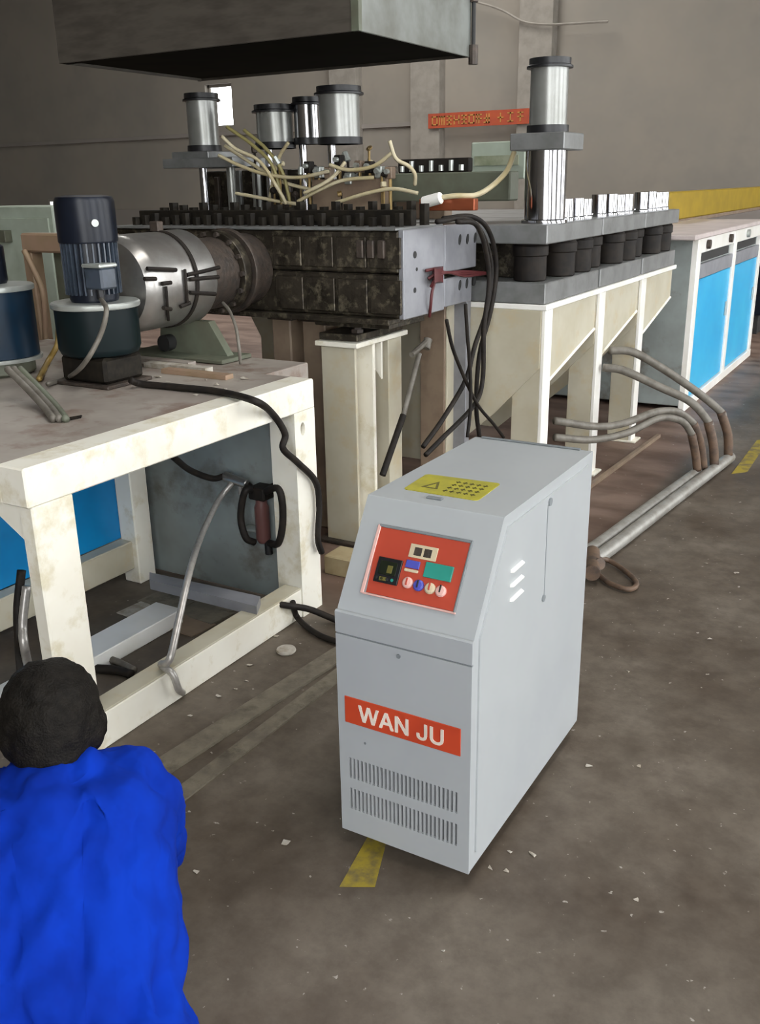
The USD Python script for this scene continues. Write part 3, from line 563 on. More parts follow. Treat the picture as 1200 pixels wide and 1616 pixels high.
one('lock_handle', G().cyl(fx(672, 540, -1.12), fx(650, 560, -1.12), .012, 10).cyl(fx(676, 535, -1.12), fx(672, 550, -1.12), .018, 12), M_hose, 'pale handle lever at the corner of the die stand', 'handle')

# ------------------------------------------------------------------ calibration units
UX = -.73
def unit(y0, label, tower):
    u = thing('calibration_unit', label, 'calibration press', (UX - .8, y0 + .35, 0))
    X0 = -2.95
    if 1:
        for (xa, xb) in ((UX - .135, UX), (-2.2, -2.065)):
            lg = part(u, 'leg', G().box(xa, y0, 0, xb - .012, y0 + .012, .905, .002), M_beige)  # beige colours the camera-facing plate as shaded
            sub(lg, 'leg_flange_lit', G().box(xb - .012, y0 - .001, 0, xb + .004, y0 + .085, .905, .002), M_white)  # white colours this side of the leg as brightly lit
            sub(lg, 'foot', G().box(xa - .01, y0 - .01, 0, xb + .03, y0 + .11, .012), M_cream)
    part(u, 'side_panel', G().prism([(y0 + .0, .905), (y0 + .70, .905), (y0 + .70, .74), (y0 + .02, .575)], 0, UX - .02, UX - .012), M_beige)
    part(u, 'panel_rim', G().hull([(UX - .012, y0 + .02, .573), (UX - .012, y0 + .02, .58), (UX - .012, y0 + .70, .738), (UX - .012, y0 + .70, .746), (UX - .004, y0 + .02, .573), (UX - .004, y0 + .70, .738)]), M_cream)
    part(u, 'front_panel', G().prism([(UX - .012, .905), (UX - .012, .665), (UX - .21, .455), (UX - .5, .20), (-1.9, .20), (-2.3, .905)], 1, y0 - .012, y0 - .004), M_beige)  # beige carries the shaded look of this camera-facing side
    part(u, 'top_flange_lit', G().box(X0 + .6, y0 - .012, .905, UX + .012, y0 + .70, .928, .003), M_white)  # white puts the overexposed look of the top edge into colour
    part(u, 'lower_plate', G().box(X0 + .6, y0 - .005, .93, UX, y0 + .685, 1.015, .004), M_plateg)
    for k, (x, yy) in enumerate(((-.835, .085), (-.80, .34), (-.80, .56), (-2.0, .1), (-2.0, .5))):
        c = part(u, 'bellows', G().rev([(0, 0), (.062, 0), (.068, .006), (.068, .10), (.074, .105), (.074, .14), (.066, .152), (0, .152)], (x, y0 + yy, 1.015), (0, 0, 1), 28), M_rub)
    part(u, 'upper_plate', G().box(X0, y0 - .02, 1.168, UX + .005, y0 + .685, 1.244, .004), M_plateg)
    part(u, 'inner_block', G().box(X0 + .8, y0 + .18, 1.015, UX - .14, y0 + .5, 1.165), M_dsteel)
    hts = ((-.81, .16, .085, 1.525 if tower else 1.36), (-.79, .36, .034, 1.335), (-.79, .50, .034, 1.335), (-.79, .61, .034, 1.33))
    for x, yy, r, zt in (hts if tower else ((-.80, .13, .036, 1.345), (-.80, .30, .036, 1.345), (-.80, .43, .036, 1.34), (-.80, .57, .036, 1.34))):
        part(u, 'chrome_cylinder', G().rev([(0, 0), (r * 1.12, 0), (r * 1.12, .012), (r, .016), (r, zt - 1.244), (0, zt - 1.244)], (x, y0 + yy, 1.244), (0, 0, 1), 36), M_chrome)
    return u
u1 = unit(2.26, 'nearest calibration unit with the tall chrome and white cylinder tower', True)
Y0 = 2.26
def tower(u, x, y, z0, z1, r, m, plate=None):
    if plate: part(u, 'tower_plate', G().box(x - plate, y - plate, z0 - .065, x + plate, y + plate, z0, .004), M_plateg)
    cy = part(u, 'air_cylinder', G().cyl((x, y, z0), (x, y, z1), r, 36), m)
    sub(cy, 'end_cap', G().rev([(0, 0), (r * 1.12, 0), (r * 1.12, .03), (0, .03)], (x, y, z0), (0, 0, 1), 36), M_black)
    sub(cy, 'end_cap', G().rev([(0, 0), (r * 1.22, 0), (r * 1.22, .008), (r * 1.1, .012), (r * 1.1, .035), (0, .035)], (x, y, z1), (0, 0, 1), 36), M_black)
tower(u1, -.81, Y0 + .16, 1.59, 1.83, .075, M_cyl, .115)
# left hand cylinders of the same unit
def ltower(px, pt, pb, y, wpx, m, plate=None, posts=True):
    t, b = fy(px, pt, y), fy(px, pb, y); r = abs(fy(px + wpx / 2, pt, y)[0] - t[0]) * .95
    tower(u1, t[0], y, b[2], t[2], r, m, plate)
    if posts: part(u1, 'tower_post', G().cyl((t[0] - r * .5, y, 1.244), (t[0] - r * .5, y, b[2] - (.065 if plate else 0)), .02, 14), M_chrome)
ltower(535, 150, 228, Y0 + .22, 58, M_cyl, None)
ltower(433, 178, 235, Y0 + .34, 50, M_cyl, None)
ltower(484, 166, 228, Y0 + .40, 36, M_chrome, None)
ltower(318, 160, 240, Y0 + .25, 40, M_cyl, .12, False)
a, b = fy(300, 262, Y0 + .25), fy(385, 262, Y0 + .25)
for px in (322, 365, 405):
    q = fy(px, 280, Y0 + .2); part(u1, 'tower_post', G().cyl((q[0], q[1], 1.244), (q[0], q[1], 1.52), .022, 16), M_cyl if px > 330 else M_chrome)
part(u1, 'tower_beam', G().box(a[0] - .05, Y0 + .1, 1.50, b[0] + .05, Y0 + .4, 1.545), M_plateg)
part(u1, 'press_core', G().box(-2.9, 2.78, 1.244, -1.75, 2.86, 1.49, .004), M_dsteel)
part(u1, 'press_core', G().box(-1.72, 2.78, 1.244, -1.45, 2.86, 1.40, .004), M_brown)
for k in range(8):
    x = -2.84 + .15 * k; part(u1, 'core_rib', G().box(x, 2.755, 1.25, x + .03, 2.779, 1.46 + .03 * (k % 2), .003), (M_rust, M_plateg, M_dark2)[k % 3])
u2 = unit(2.98, 'second calibration unit, between the tall tower unit and the last one', False)
u3 = copy(u2, (0, .72, 0), 'farthest calibration unit, next to the bright blue cabinet', 'calibration press')

# overhead beam, bus bar, box behind the die top
a, b = fy(612, 300, 2.55), fy(812, 300, 2.55)
one('olive_beam', G().box(a[0], 2.5, 1.33, b[0], 2.6, fy(700, 272, 2.5)[2], .006), M_olive, 'long dull olive beam lying above the dark die', 'beam')
tr = thing('valve_rack', 'dark rack of small fittings on top of the olive beam', 'rack', ((a[0] + b[0]) / 2, 2.55, 1.42))
z = fy(690, 272, 2.55)[2]
x0, x1 = fy(630, 262, 2.55)[0], fy(742, 262, 2.55)[0]
part(tr, 'rail', G().box(x0, 2.54, z, x1, 2.58, fy(690, 250, 2.55)[2], .004), M_rub)
for k in range(7):
    x = x0 + .03 + k * (x1 - x0 - .06) / 6; part(tr, 'fitting', G().cyl((x, 2.525, z + .005), (x, 2.525, z + .03 + .02 * (k % 2)), .011, 10), M_rim)
a, b = fy(742, 262, 2.75), fy(812, 222, 2.75)
pb = thing('control_box', 'small greenish box with papers above the olive beam', 'box', ((a[0] + b[0]) / 2, 2.8, a[2]))
part(pb, 'body', G().box(a[0], 2.76, a[2] - .06, b[0] + .05, 2.86, b[2], .005), M_pgreen)
part(pb, 'paper', G().box(a[0] + .02, 2.752, a[2], b[0] + .02, 2.76, b[2] - .06, 0), M_paper)
q0, q1 = fy(672, 318, 2.3), fy(765, 312, 2.3)
one('copper_bus', G().box(q0[0] + .02, 2.2, q0[2] - .035, q1[0], 2.24, q0[2] + .012, .003), M_copper, 'copper-red bar lying on the die behind the bolt row', 'bar')
cable('white_hose', [fy(668, 318, 2.18), fy(690, 313, 2.18), fy(720, 309, 2.2), fy(750, 308, 2.25), fy(775, 295, 2.3), fy(800, 270, 2.4), fy(812, 240, 2.45)], [.018] * 4 + [.012] * 0 if 0 else .011, M_tube, 'pale hose running along the copper bar and up to the tower', 'hose')
one('hose_end', G().cyl(fy(668, 320, 2.17), fy(697, 312, 2.17), .024, 16, .004), M_white, 'bright white sleeve on the end of the pale hose', 'stub')  # white stub over the bright spot at the copper bar
# tangle of air tubes
TUB = [[(350, 215), (372, 235), (410, 255), (440, 300), (452, 322)], [(345, 245), (380, 262), (420, 275), (470, 280), (520, 270)], [(358, 200), (400, 230), (430, 262), (446, 318)],
       [(385, 205), (420, 235), (445, 270), (458, 320)], [(355, 230), (400, 260), (440, 285), (500, 300), (560, 300)], [(480, 305), (510, 290), (530, 275), (545, 255)],
       [(470, 318), (500, 302), (540, 285), (590, 280)], [(530, 320), (580, 305), (620, 298), (660, 305)], [(372, 305), (410, 312), (440, 318), (470, 322)],
       [(455, 225), (440, 250), (430, 290), (425, 322)], [(615, 222), (625, 250), (645, 262), (655, 275), (655, 292)], [(520, 260), (550, 268), (590, 262), (620, 240)]]
TL = ['pale air tube falling steeply from the left cylinder into the tangle', 'pale air tube running almost level under the left cylinders', 'olive air tube dropping beside the left gauge cylinder',
      'olive air tube, the right one of the two olive tubes', 'long pale air tube sagging from left to the valve cluster', 'short pale air tube climbing to the valves',
      'pale air tube rising gently across the middle of the tangle', 'pale air tube lying lowest toward the copper bar', 'pale air tube lying low along the bolt row at the left',
      'pale upright air tube below the middle cylinder', 'pale tube hooked over at the right end of the tangle', 'pale tube humped over the valve cluster']
for k, pts in enumerate(TUB):
    yy = 2.2 + .02 * (k % 5)
    cable('air_tube', [fy(px, py, yy + .02 * i) for i, (px, py) in enumerate(pts)], .0085, M_tubed if k in (2, 3) else M_tube, TL[k], 'tube', 'air tubes above the die', 7)
vb = thing('valve_manifold', 'cluster of small air valves and fittings among the pale tubes', 'valve block', fy(550, 300, 2.35))
q = fy(545, 275, 2.35)
part(vb, 'block', G().box(q[0] - .17, 2.33, 1.244, q[0] + .20, 2.40, q[2] - .02), M_brown)
for k in range(9):
    w = fy(488 + 16 * k, 262 + 9 * ((k * 2) % 3) - 10 * (k % 2), 2.34)
    v_ = part(vb, 'valve', G().box(w[0] - .018, 2.32, w[2] - .03, w[0] + .018, 2.36, w[2] + .02, .004), (M_rub, M_rim, M_brown)[k % 3])
    sub(v_, 'valve_fitting', G().cyl((w[0], 2.32, w[2]), (w[0], 2.30, w[2]), .011, 10), M_rim)
    sub(v_, 'valve_stem', G().cyl((w[0], 2.34, 1.3), (w[0], 2.34, w[2] - .03), .008, 8), M_brass)

for k in range(26):
    px, py = 395 + 230 * rng.random(), 0; py = 232 + 75 * rng.random()
    w = fy(px, py, 2.30 + .1 * rng.random()); r = .009 + .008 * rng.random()
    f_ = part(vb, 'fitting', G().cyl(w, w + rng.uniform(-1, 1, 3) * [.03, .01, .03] + [0, 0, .012], r, 9, .002), (M_rim, M_rub, M_brass, M_tube, M_rust)[k % 5])
    sub(f_, 'fitting_stem', G().cyl((w[0], w[1], 1.245), w, .006, 7), M_brass if k % 2 else M_rub)

# ------------------------------------------------------------------ hood over the line
HX = -1.36; hz0, hz1 = 1.95, 2.095
c0, c1, c2 = fz(570, 48, hz0), fz(740, 91, hz0), fz(300, 126, hz0)
hd = thing('fume_hood', 'dirty sheet metal extraction hood hanging over the die', 'hood', ((c0[0] + c2[0]) / 2, (c0[1] + c1[1]) / 2, hz0))
HX0, HX1, HY0, HY1 = c2[0], (c0[0] + c1[0]) / 2, c0[1], c1[1]
part(hd, 'front_sheet', G().box(HX0, HY0, hz0, HX1, HY0 + .008, hz1 + .3, .002), M_hood)
part(hd, 'side_sheet', G().box(HX1 - .008, HY0 + .004, hz0, HX1, HY1, hz1 + .09, .002), M_hoodx)
part(hd, 'side_sheet', G().box(HX0, HY0 + .008, hz0, HX0 + .008, HY1, hz1 + .09, .002), M_hood)
part(hd, 'back_sheet', G().box(HX0, HY1 - .008, hz0, HX1, HY1, hz1 + .09, .002), M_hood)
part(hd, 'corner_trim', G().box(HX1 - .03, HY0 - .004, hz0, HX1 + .004, HY0 + .02, hz1 + .3, .001), M_olive)
part(hd, 'top_sheet', G().hull([(HX0, HY0, hz1 + .09), (HX1, HY0, hz1 + .09), (HX1, HY1, hz1 + .09), (HX0, HY1, hz1 + .09), (HX0 + .3, HY0 + .3, hz1 + .5), (HX1 - .3, HY0 + .3, hz1 + .5), (HX1 - .3, HY1 - .3, hz1 + .5), (HX0 + .3, HY1 - .3, hz1 + .5)]), M_white)
part(hd, 'inner_filter', G().box(HX0 + .01, HY0 + .01, hz0 + .012, HX1 - .01, HY1 - .01, hz0 + .03), M_hoodin)  # dark sheet standing in for the shade under the hood
part(hd, 'bottom_rim', G().box(HX0, HY0 + .008, hz0, HX1 - .008, HY0 + .05, hz0 + .006).box(HX1 - .05, HY0 + .05, hz0, HX1 - .008, HY1 - .008, hz0 + .006), M_hoodin)
rod = part(hd, 'hanger_rod', G().cyl((HX1 + .012, HY1, hz0 - .02), (HX1 + .012, HY1, 6.99), .010, 8), M_dark)
sub(rod, 'rod_clamp', G().cyl((HX1 + .012, HY1, hz0 - .03), (HX1 + .012, HY1, hz0 + .05), .022, 10).cyl((HX1 + .012, HY1, hz1 + .08), (HX1 + .012, HY1, hz1 + .13), .02, 10), M_rust)
part(hd, 'hanger_rod', G().cyl((HX0 - .012, HY1, hz0), (HX0 - .012, HY1, 6.99), .010, 8), M_dark)

# ------------------------------------------------------------------ bright blue cabinet
KX = -.655; ka, kb = 4.60, 6.90
kc = thing('blue_cabinet', 'white framed cabinet with two bright blue doors down the line', 'cabinet', (KX - .8, (ka + kb) / 2, 0))
kz = 1.095
dz1, dz0 = .815, .06
part(kc, 'body', G().box(-2.2, ka, .03, KX - .02, kb, kz - .03, .006), M_wallp)
for y in (ka, 5.74, kb - .1): part(kc, 'upright', G().box(KX - .03, y, .0, KX + .01, y + .10, kz - .03, .004), M_white)
part(kc, 'bottom_rail', G().box(KX - .03, ka + .012, 0, KX + .015, kb, dz0, .004), M_white)
part(kc, 'middle_rail', G().box(KX - .03, ka + .012, dz1, KX + .005, kb, dz1 + .09, .004), M_alu)
part(kc, 'top_rail', G().box(KX - .03, ka + .012, .975, KX + .008, kb, kz - .03, .004), M_white)
for (y0, y1) in ((ka + .10, 5.74), (5.84, kb - .1)):
    dd = part(kc, 'door', G().box(KX - .02, y0 + .005, dz0 + .005, KX - .002, y1 - .005, dz1 - .005, .004), M_cyan)
    sub(dd, 'handle', G().box(KX - .002, y1 - .08, .48, KX + .01, y1 - .05, .58), M_rim)
    part(kc, 'slot_shade', G().box(KX - .02, y0 + .06, .915, KX - .012, y1 - .08, .965, 0), M_dark)  # dark strip painted for the shade inside the opening
part(kc, 'top_slab', G().box(-2.2, ka - .18, kz - .03, KX + .03, kb, kz, .006), mat('top_slab_pink', (.62, .54, .52), .4))
for k, y in enumerate((4.85, 5.55, 6.2)):
    part(kc, 'roller_end', G().cyl((KX + .008, y, 1.02), (KX + .03, y, 1.02), .028, 18), M_rust if k < 2 else M_rim)
part(kc, 'entry_sheet', G().box(-2.0, ka - .19, 1.10, -1.0, ka + .02, 1.19), M_alu)
a = fx(1055, 338, -1.2)
yb = thing('yellow_guard', 'yellow guard beam along the top of the blue cabinet', 'guard', (-1.3, 5.9, kz))
yz0, yz1 = fx(1120, 339, -1.2)[2], fx(1120, 300, -1.2)[2]
part(yb, 'beam', G().box(-1.35, a[1], yz0, -1.2, 11.5, yz1, .008), M_yellow)
part(yb, 'lower_edge', G().box(-1.35, a[1], yz0 - .03, -1.195, 11.5, yz0, .004), M_brown)
for y in (a[1] + .3, 6.5): part(yb, 'bracket', G().box(-1.33, y, kz, -1.22, y + .08, yz0 - .03), M_brown)
part(yb, 'leg', G().box(-1.33, 11.3, 0, -1.22, 11.38, yz0 - .03), M_brown)
a, b = fz(1180, 552), fz(1215, 548)
db = thing('far_machine', 'dark navy machine just beyond the bright blue cabinet', 'machine', (-1.2, 8.4, 0))
part(db, 'body', G().box(-1.9, 8.1, .18, -.75, 8.9, .82, .01), M_motor); part(db, 'plinth', G().box(-1.85, 8.15, 0, -.8, 8.85, .18), M_dark); part(db, 'lid', G().box(-1.92, 8.08, .82, -.73, 8.92, .86), M_navy)

# ------------------------------------------------------------------ hoses and pipes on the floor right of the stands
EA, EB = fz(1112, 742), fz(1152, 726)
SA = fx(876, 664, UX + .02)
for k, (pts, E0, S0, lab) in enumerate((
        ([(940, 673), (985, 668), (1035, 650), (1070, 650), (1095, 668), (1106, 700)], fz(1111, 738, .05), fx(876, 664, UX + .02), 'upper grey hose from the nearest stand leg arching to the floor pipes'),
        ([(935, 694), (990, 683), (1040, 660), (1075, 664), (1092, 685), (1098, 715)], fz(1101, 742, .05), fx(876, 690, UX + .02), 'lower grey hose from the nearest stand leg arching to the floor pipes'),
        ([(1000, 556), (1050, 584), (1105, 622), (1138, 650), (1149, 685)], fz(1150, 718, .05), fx(962, 553, UX + .02), 'upper dark hose from the far stand legs bending down to the floor pipes'),
        ([(985, 585), (1040, 610), (1090, 634), (1118, 665), (1126, 700)], fz(1128, 733, .05), fx(952, 580, UX + .02), 'lower dark hose from the far stand legs bending down to the floor pipes'))):
    P = [S0] + [vert(px, py, S0, E0) for px, py in pts] + [E0]
    t = thing('water_hose', lab, 'hose', E0)
    n = len(P); cut = n - 3
    part(t, 'hose', G().tube(P[:cut + 1] + [P[cut] * .7 + P[cut + 1] * .3], .017 if k < 2 else .020, 12), M_hose, True)
    part(t, 'rusty_end', G().tube(P[cut:], .0205 if k < 2 else .023, 12), M_hoser, True)
for k, (p, q, lab) in enumerate(((fz(1108, 748), fz(930, 880), 'grey lagged floor pipe nearer the stands, running to the grey cabinet'), (fz(1152, 730), fz(945, 890), 'outer grey lagged floor pipe running to the grey cabinet'))):
    p, q = p.copy(), q.copy(); p[2] = q[2] = .03; d = (q - p) / np.linalg.norm(q - p)
    end = np.array([-.15 - .1 * (1 - k), LY + .055, .30])
    t = thing('floor_pipe', lab, 'pipe', p)
    part(t, 'pipe', G().tube([p, p * .5 + q * .5, q, q + d * .2 + [-.03, 0, 0], np.array([-.36 + .08 * k, 1.40, .06]), np.array([end[0], 1.02, .16]), end + [0, .10, -.03], end], .026 if k == 0 else .028, 14), M_pipe, True)
L0 = fz(938, 905, .02)
cable('loop_hose', [fz(932, 882, .06), fz(960, 884, .02), fz(992, 905, .014), fz(1005, 922, .014), fz(992, 930, .014), fz(962, 920, .014), fz(940, 903, .014), fz(925, 900, .014)], .010, M_hoser, 'brown hose bent in a loop on the floor behind the grey cabinet', 'hose')
one('pipe_valve', G().cyl(fz(935, 872, .05), fz(935, 905, .05), .03, 12).cyl(fz(930, 890, .03), fz(948, 890, .06), .022, 12), M_hoser, 'rusty valve at the pipe ends behind the grey cabinet', 'valve')

# floor lines, rails, clutter
def quad(pts, h): return G().hull([np.array([p[0], p[1], 0.0005]) for p in pts] + [np.array([p[0], p[1], h]) for p in pts])
one('floor_line', quad([fz(536, 1400), fz(592, 1400), fz(612, 1322), fz(580, 1322)], .0015), M_line, 'worn yellow paint stripe on the floor in front of the grey cabinet', 'floor marking')
one('floor_line', quad([fz(1155, 748), fz(1180, 745), fz(1215, 692), fz(1195, 695)], .0015), M_line, 'yellow paint stripe on the floor beyond the pipe bends', 'floor marking')
def floorbar(name, a, b, w, h, m, lab, cat):
    a, b = np.array(a), np.array(b); d = (b - a)[:2]; d /= np.linalg.norm(d); n = np.array([-d[1], d[0]]) * w / 2
    P = [np.array([*(e[:2] + s * n), z]) for e in (a, b) for s in (-1, 1) for z in (.0005, h)]
    return one(name, G().hull(P), m, lab, cat)
floorbar('floor_rail', fz(215, 1240), fz(545, 1028), .07, .010, M_rail, 'flat steel strip on the floor along the cream frame, nearer the frame', 'rail')
floorbar('floor_rail', fz(240, 1290), fz(560, 1046), .05, .006, M_rail, 'second flat steel strip on the floor, nearer the grey cabinet', 'rail')
floorbar('angle_iron', fz(925, 775), fz(1040, 690), .02, .02, M_brown, 'thin rusty angle iron along the floor beside the stands', 'angle iron')
one('floor_cup', G().rev([(0, 0), (.028, 0), (.032, .006), (.030, .012), (.012, .014), (0, .014)], fz(452, 1029), (0, 0, 1), 24), M_debris, 'small round white cap lying on the floor by the frame corner', 'cap')
CHL = ['small pale chip on the floor between cream frame and grey cabinet', 'small pale chip on the floor in front of the grey cabinet', 'small pale chip on the open floor right of the grey cabinet']
CHG = ['chips by the frame', 'chips before the cabinet', 'chips on the open floor']
for k in range(26):
    px, py = [(395, 1050), (372, 1088), (390, 1075), (345, 1100), (435, 1005), (500, 1000), (300, 1130), (860, 1165), (1115, 890), (1165, 905), (1160, 905), (1090, 795), (805, 1345), (775, 1370), (840, 1350), (800, 1375), (990, 1060), (1010, 1210), (930, 1210), (310, 1376), (420, 1150), (980, 830), (1120, 1010), (700, 1500), (450, 1330), (1005, 1420)][k]
    c = fz(px, py); s_ = .006 + .006 * rng.random()
    one('floor_chip', G().hull(c + rng.uniform(-1, 1, (9, 3)) * [s_, s_ * .8, s_ * .25] + [0, 0, s_ * .3]), M_debris, CHL[0 if px < 530 else 1 if py > 1300 else 2], 'debris', CHG[0 if px < 530 else 1 if py > 1300 else 2])
for k, (a, b, r, lab) in enumerate((((142, 1032), (212, 1058), .012, 'upper black rubber tube lying inside the frame by the near post'), ((146, 1055), (208, 1064), .014, 'lower black rubber tube lying inside the frame by the near post'))):
    A, B = fz(*a, .015), fz(*b, .015); cable('rubber_tube', [A, (A + B) / 2 + [0, .01, 0], B], r, M_rub if k else M_hose, lab, 'tube')
cable('floor_cable', [fz(430, 952, .10), fx(455, 956, FX + .012), fz(490, 962, .05), fz(540, 982, .012), fz(575, 990, .012)], .011, M_rub, 'upper black cable leaving the frame corner toward the grey cabinet')
cable('floor_cable', [fx(462, 950, FX + .012), fz(470, 975, .02), fz(500, 1000, .012), fz(540, 1015, .012), fz(580, 1022, .012)], .010, M_rub, 'lower black cable leaving the frame corner along the floor')
cable('white_floor_hose', [fx(42, 925, -1.30), fx(36, 985, -1.30), fx(40, 1030, -1.29), fz(52, 1080, .02)], .012, M_silver, 'pale hose hanging inside the frame left of the near post', 'hose')
cable('dark_floor_hose', [fx(34, 900, -1.33), fx(28, 960, -1.33), fx(30, 1020, -1.32), fz(34, 1075, .02)], .012, M_rub, 'dark hose hanging beside the pale one left of the near post', 'hose')
one('wood_block', G().box(*fz(512, 905), *(fz(512, 905) + [.2, .12, .075]), .004), M_wood, 'yellowish timber block on the floor between frame and cabinet', 'block')
one('wood_block', G().box(*(fz(505, 795, .0) * [1, 1, 0]), *(fz(505, 795) * [1, 1, 0] + [.15, .12, .10]), .004), M_wood, 'second timber block farther back beside the beige column', 'block')
cl = [fz(350 - 30 * k, 950 + 18 * (k % 3), 0) for k in range(5)]
for k, c in enumerate(cl):
    one('scrap_sheet', G().hull(c + np.array([[-.09, -.05, 0.001], [.09, -.06, .001], [.1, .05, .001], [-.08, .06, .001], [-.09, -.05, .004], [.09, -.06, .006], [.1, .05, .004], [-.08, .06, .005]]) * [1, 1, 1]), (M_rail, M_debris, M_brown)[k % 3] if k != 1 else M_rail, 'flat piece of scrap inside the frame, ' + ['nearest the right post', 'second from the right post', 'in the middle', 'fourth from the right post', 'nearest the near post'][k], 'scrap', 'scrap inside the frame')
for k, (px, py, s_) in enumerate(((300, 590, 1), (270, 580, .8), (245, 572, .7))):
    c = fz(px + 18, py + 4, FZ); one('flat_bar', G().hull([c + [dx, dy, dz] for dx in (-.16, .12) for dy in (-.02, .02) for dz in (.0005 , .016 + .002 * k)]), (M_brownp, M_debris, M_table)[k],
        ['pinkish flat bar lying on the back of the table nearest the corner', 'pale flat bar in the middle at the back of the table', 'grey flat bar lying on the table beside the blower foot'][k], 'bar')
for k in range(10):
    c = fz(250 + 15 * k % 140, 604 + (k * 7) % 30 - 8, FZ); s_ = .008 + .008 * rng.random()
    one('table_scrap', G().hull(c + rng.uniform(-1, 1, (9, 3)) * [s_, s_, s_ * .3] + [0, 0, s_ * .3]), M_debris, 'small pale crumb of plastic lying on the dirty table top', 'debris', 'plastic crumbs on the table')

# ------------------------------------------------------------------ person squatting with the back to us
FW, RT = np.array([-.70, .714, 0]), np.array([.714, .70, 0]); FW /= np.linalg.norm(FW); RT /= np.linalg.norm(RT)
SB = .86; HD = np.array([-.482, -.585, .590]); O = HD - .40 * SB * FW; O[2] = 0
def P(r, f, z): return O + SB * (r * RT + f * FW) + np.array([0, 0, z * .98 if z > .12 else z])
def skel(bones, inflate=0., edge=.016, it=10):
    out = []
    for a, ra, b, rb in bones:
        if ra > .012: ra, rb = ra * .89, rb * .89
        sa = m3.Manifold.sphere(ra + inflate, 20).translate(list(map(float, a))); sb = m3.Manifold.sphere(rb + inflate, 20).translate(list(map(float, b)))
        out.append(m3.Manifold.batch_hull([sa, sb]))
    m = m3.Manifold.batch_boolean(out, m3.OpType.Add).refine_to_length(edge)
    t = tri(m); t = trimesh.Trimesh(t.vertices, t.faces, process=True); trimesh.smoothing.filter_taubin(t, iterations=it); return t
torso = [(P(-.062, .02, .24), .115, P(-.068, .26, .455), .105), (P(.062, .02, .24), .115, P(.068, .26, .455), .105), (P(0, .02, .24), .12, P(0, .26, .46), .112),
         (P(-.062, .0, .225), .125, P(.062, .0, .225), .125), (P(-.125, .30, .485), .062, P(.125, .30, .485), .062), (P(-.08, .26, .46), .10, P(.08, .26, .46), .10)]
arms, hands = [], []
for s in (-1, 1):
    sh, el, wr = P(.135 * s, .305, .485), P(.160 * s, .45, .29), P(.10 * s, .64, .29)
    arms += [(sh, .060, el, .043), (el, .041, wr, .028)]
    hx = (wr - el) / np.linalg.norm(wr - el); hs = np.cross(hx, [0, 0, 1]); hs /= np.linalg.norm(hs); up = np.array([0, 0, 1.])
    hands.append((wr, .028, wr + hx * .05, .030)); hands.append((wr + hx * .03 + hs * .02, .018, wr + hx * .085 + hs * .025, .016)); hands.append((wr + hx * .03 - hs * .02, .018, wr + hx * .085 - hs * .025, .016))
    for i, (o, L) in enumerate(((-.032, .065), (-.011, .078), (.011, .074), (.032, .058))):
        b0 = wr + hx * .085 + hs * o; b1 = b0 + hx * L * .5 - up * .008; b2 = b1 + hx * L * .3 - up * .022; hands += [(b0, .0095, b1, .009), (b1, .009, b2, .008)]
    t0 = wr + hx * .03 - hs * .03 * s; t1 = t0 + hx * .03 - hs * .03 * s - up * .01; hands += [(t0, .013, t1, .011), (t1, .011, t1 + hx * .028 - up * .01, .009)]
legs = []; feet = []
for s in (-1, 1):
    hip, kn, an = P(.075 * s, .03, .22), P(.105 * s, .42, .39), P(.12 * s, .12, .09)
    legs += [(hip, .095, kn, .062), (kn, .058, an, .042)]
    feet += [(P(.12 * s, .09, .045), .042, P(.13 * s, .24, .035), .036), (P(.13 * s, .24, .035), .036, P(.135 * s, .31, .03), .028), (an, .042, P(.12 * s, .10, .045), .042)]
neck = [(P(0, .30, .49), .060, P(0, .36, .555), .052)]
hd_f = np.array([0, 0, 0])
def H(r, f, z):                                # head-local: looking slightly down
    r, f, z = r * .9, f * .9, z * .9; a = math.radians(28); return HD + r * RT + (f * math.cos(a) + z * math.sin(a)) * FW + np.array([0, 0, z * math.cos(a) - f * math.sin(a)])
headb = [(H(0, -.015, .012), .078, H(0, .02, .010), .070), (H(0, .03, -.04), .062, H(0, .045, -.075), .040), (H(0, -.022, .0), .070, H(0, -.02, -.05), .058),
         (H(0, .088, .0), .010, H(0, .105, -.028), .012), (H(-.03, .078, .008), .014, H(.03, .078, .008), .014), (H(-.018, .085, -.055), .009, H(.018, .085, -.055), .009),
         (H(-.078, .0, -.008), .0125, H(-.079, -.005, -.034), .0115), (H(.078, .0, -.008), .0125, H(.079, -.005, -.034), .0115), (H(0, -.02, -.05), .055, P(0, .35, .545), .052)]
base = O.copy()
pe = thing('person', 'person in a bright blue work shirt crouching with back to the camera', 'person', base)
sk = part(pe, 'body', skel(torso + arms + legs + neck + headb + feet, 0, .016, 8), M_skin, True)
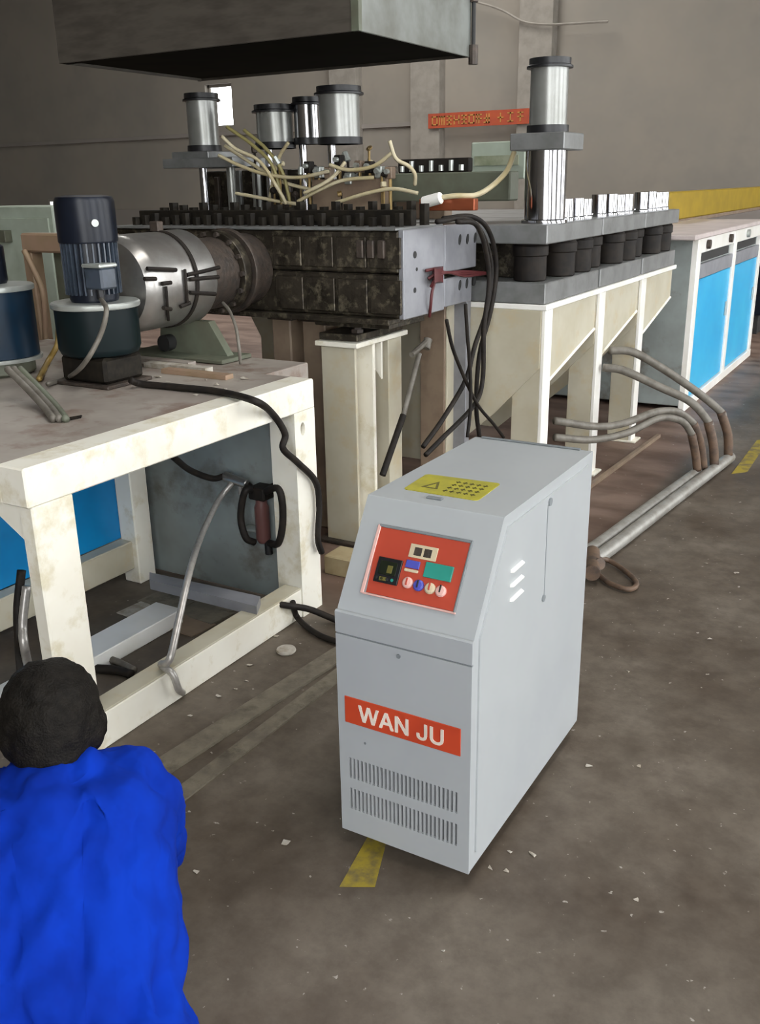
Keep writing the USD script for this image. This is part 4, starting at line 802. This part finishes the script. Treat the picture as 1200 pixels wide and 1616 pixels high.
part(pe, 'hand', skel(hands[:len(hands) // 2], 0, .006, 6), M_skin, True); part(pe, 'hand', skel(hands[len(hands) // 2:], 0, .006, 6), M_skin, True)
upper = [b for b in arms if b[1] > .05]
fore = [(P(.160 * s, .45, .29), .041, P(.120 * s, .57, .29), .034) for s in (-1, 1)]
shirt = skel(torso + upper + fore + [(P(-.05, .285, .50), .065, P(.05, .285, .50), .065)], .014, .014, 8)
v = shirt.vertices; nz = meshkit.fbm(v * 9.0, 3, 3) - .5; w_ = v @ np.array([[.7, .7, 0], [-.7, .7, 0], [0, 0, 1]]); nz2 = np.abs(meshkit.fbm(w_ * np.array([11., 26., 15.]), 2, 5) - .5)
shirt.vertices = v + shirt.vertex_normals * (nz * .030 - nz2 * .055 + .012)[:, None]
shp = part(pe, 'shirt', shirt, M_shirt, True)
sub(shp, 'collar', G().tube([P(.066 * math.cos(t), .325 + .058 * math.sin(t), .540 + .022 * math.sin(t)) for t in np.linspace(0, 2 * math.pi, 22)], .017, 10, 3), M_shirt, True)
part(pe, 'trousers', skel(legs[0::2] + [(a, ra, a * .35 + b * .65, rb) for a, ra, b, rb in legs[1::2]] + [(P(-.062, .01, .205), .104, P(.062, .01, .205), .104)], .012, .018, 8), M_trou, True)
part(pe, 'shoe', skel(feet[:3], .006, .012, 4), M_shoe, True); part(pe, 'shoe', skel(feet[3:], .006, .012, 4), M_shoe, True)
hair = skel([(H(0, -.018, .022), .089, H(0, .020, .022), .079), (H(0, -.034, .0), .080, H(0, -.030, -.050), .070), (H(-.03, -.012, -.02), .066, H(.03, -.012, -.02), .066), (H(-.04, -.02, .0), .052, H(.04, -.02, .0), .052)], 0, .010, 5)
v = hair.vertices; hair.vertices = v + hair.vertex_normals * ((meshkit.fbm(v * 60, 3, 9) - .5) * .010)[:, None]
part(pe, 'hair', hair, M_hair, True)
for s in (-1, 1): sub(sk, 'eye', G().add(trimesh.creation.icosphere(2, .010).apply_translation(H(.032 * s, .082, .0))), M_lett, True)
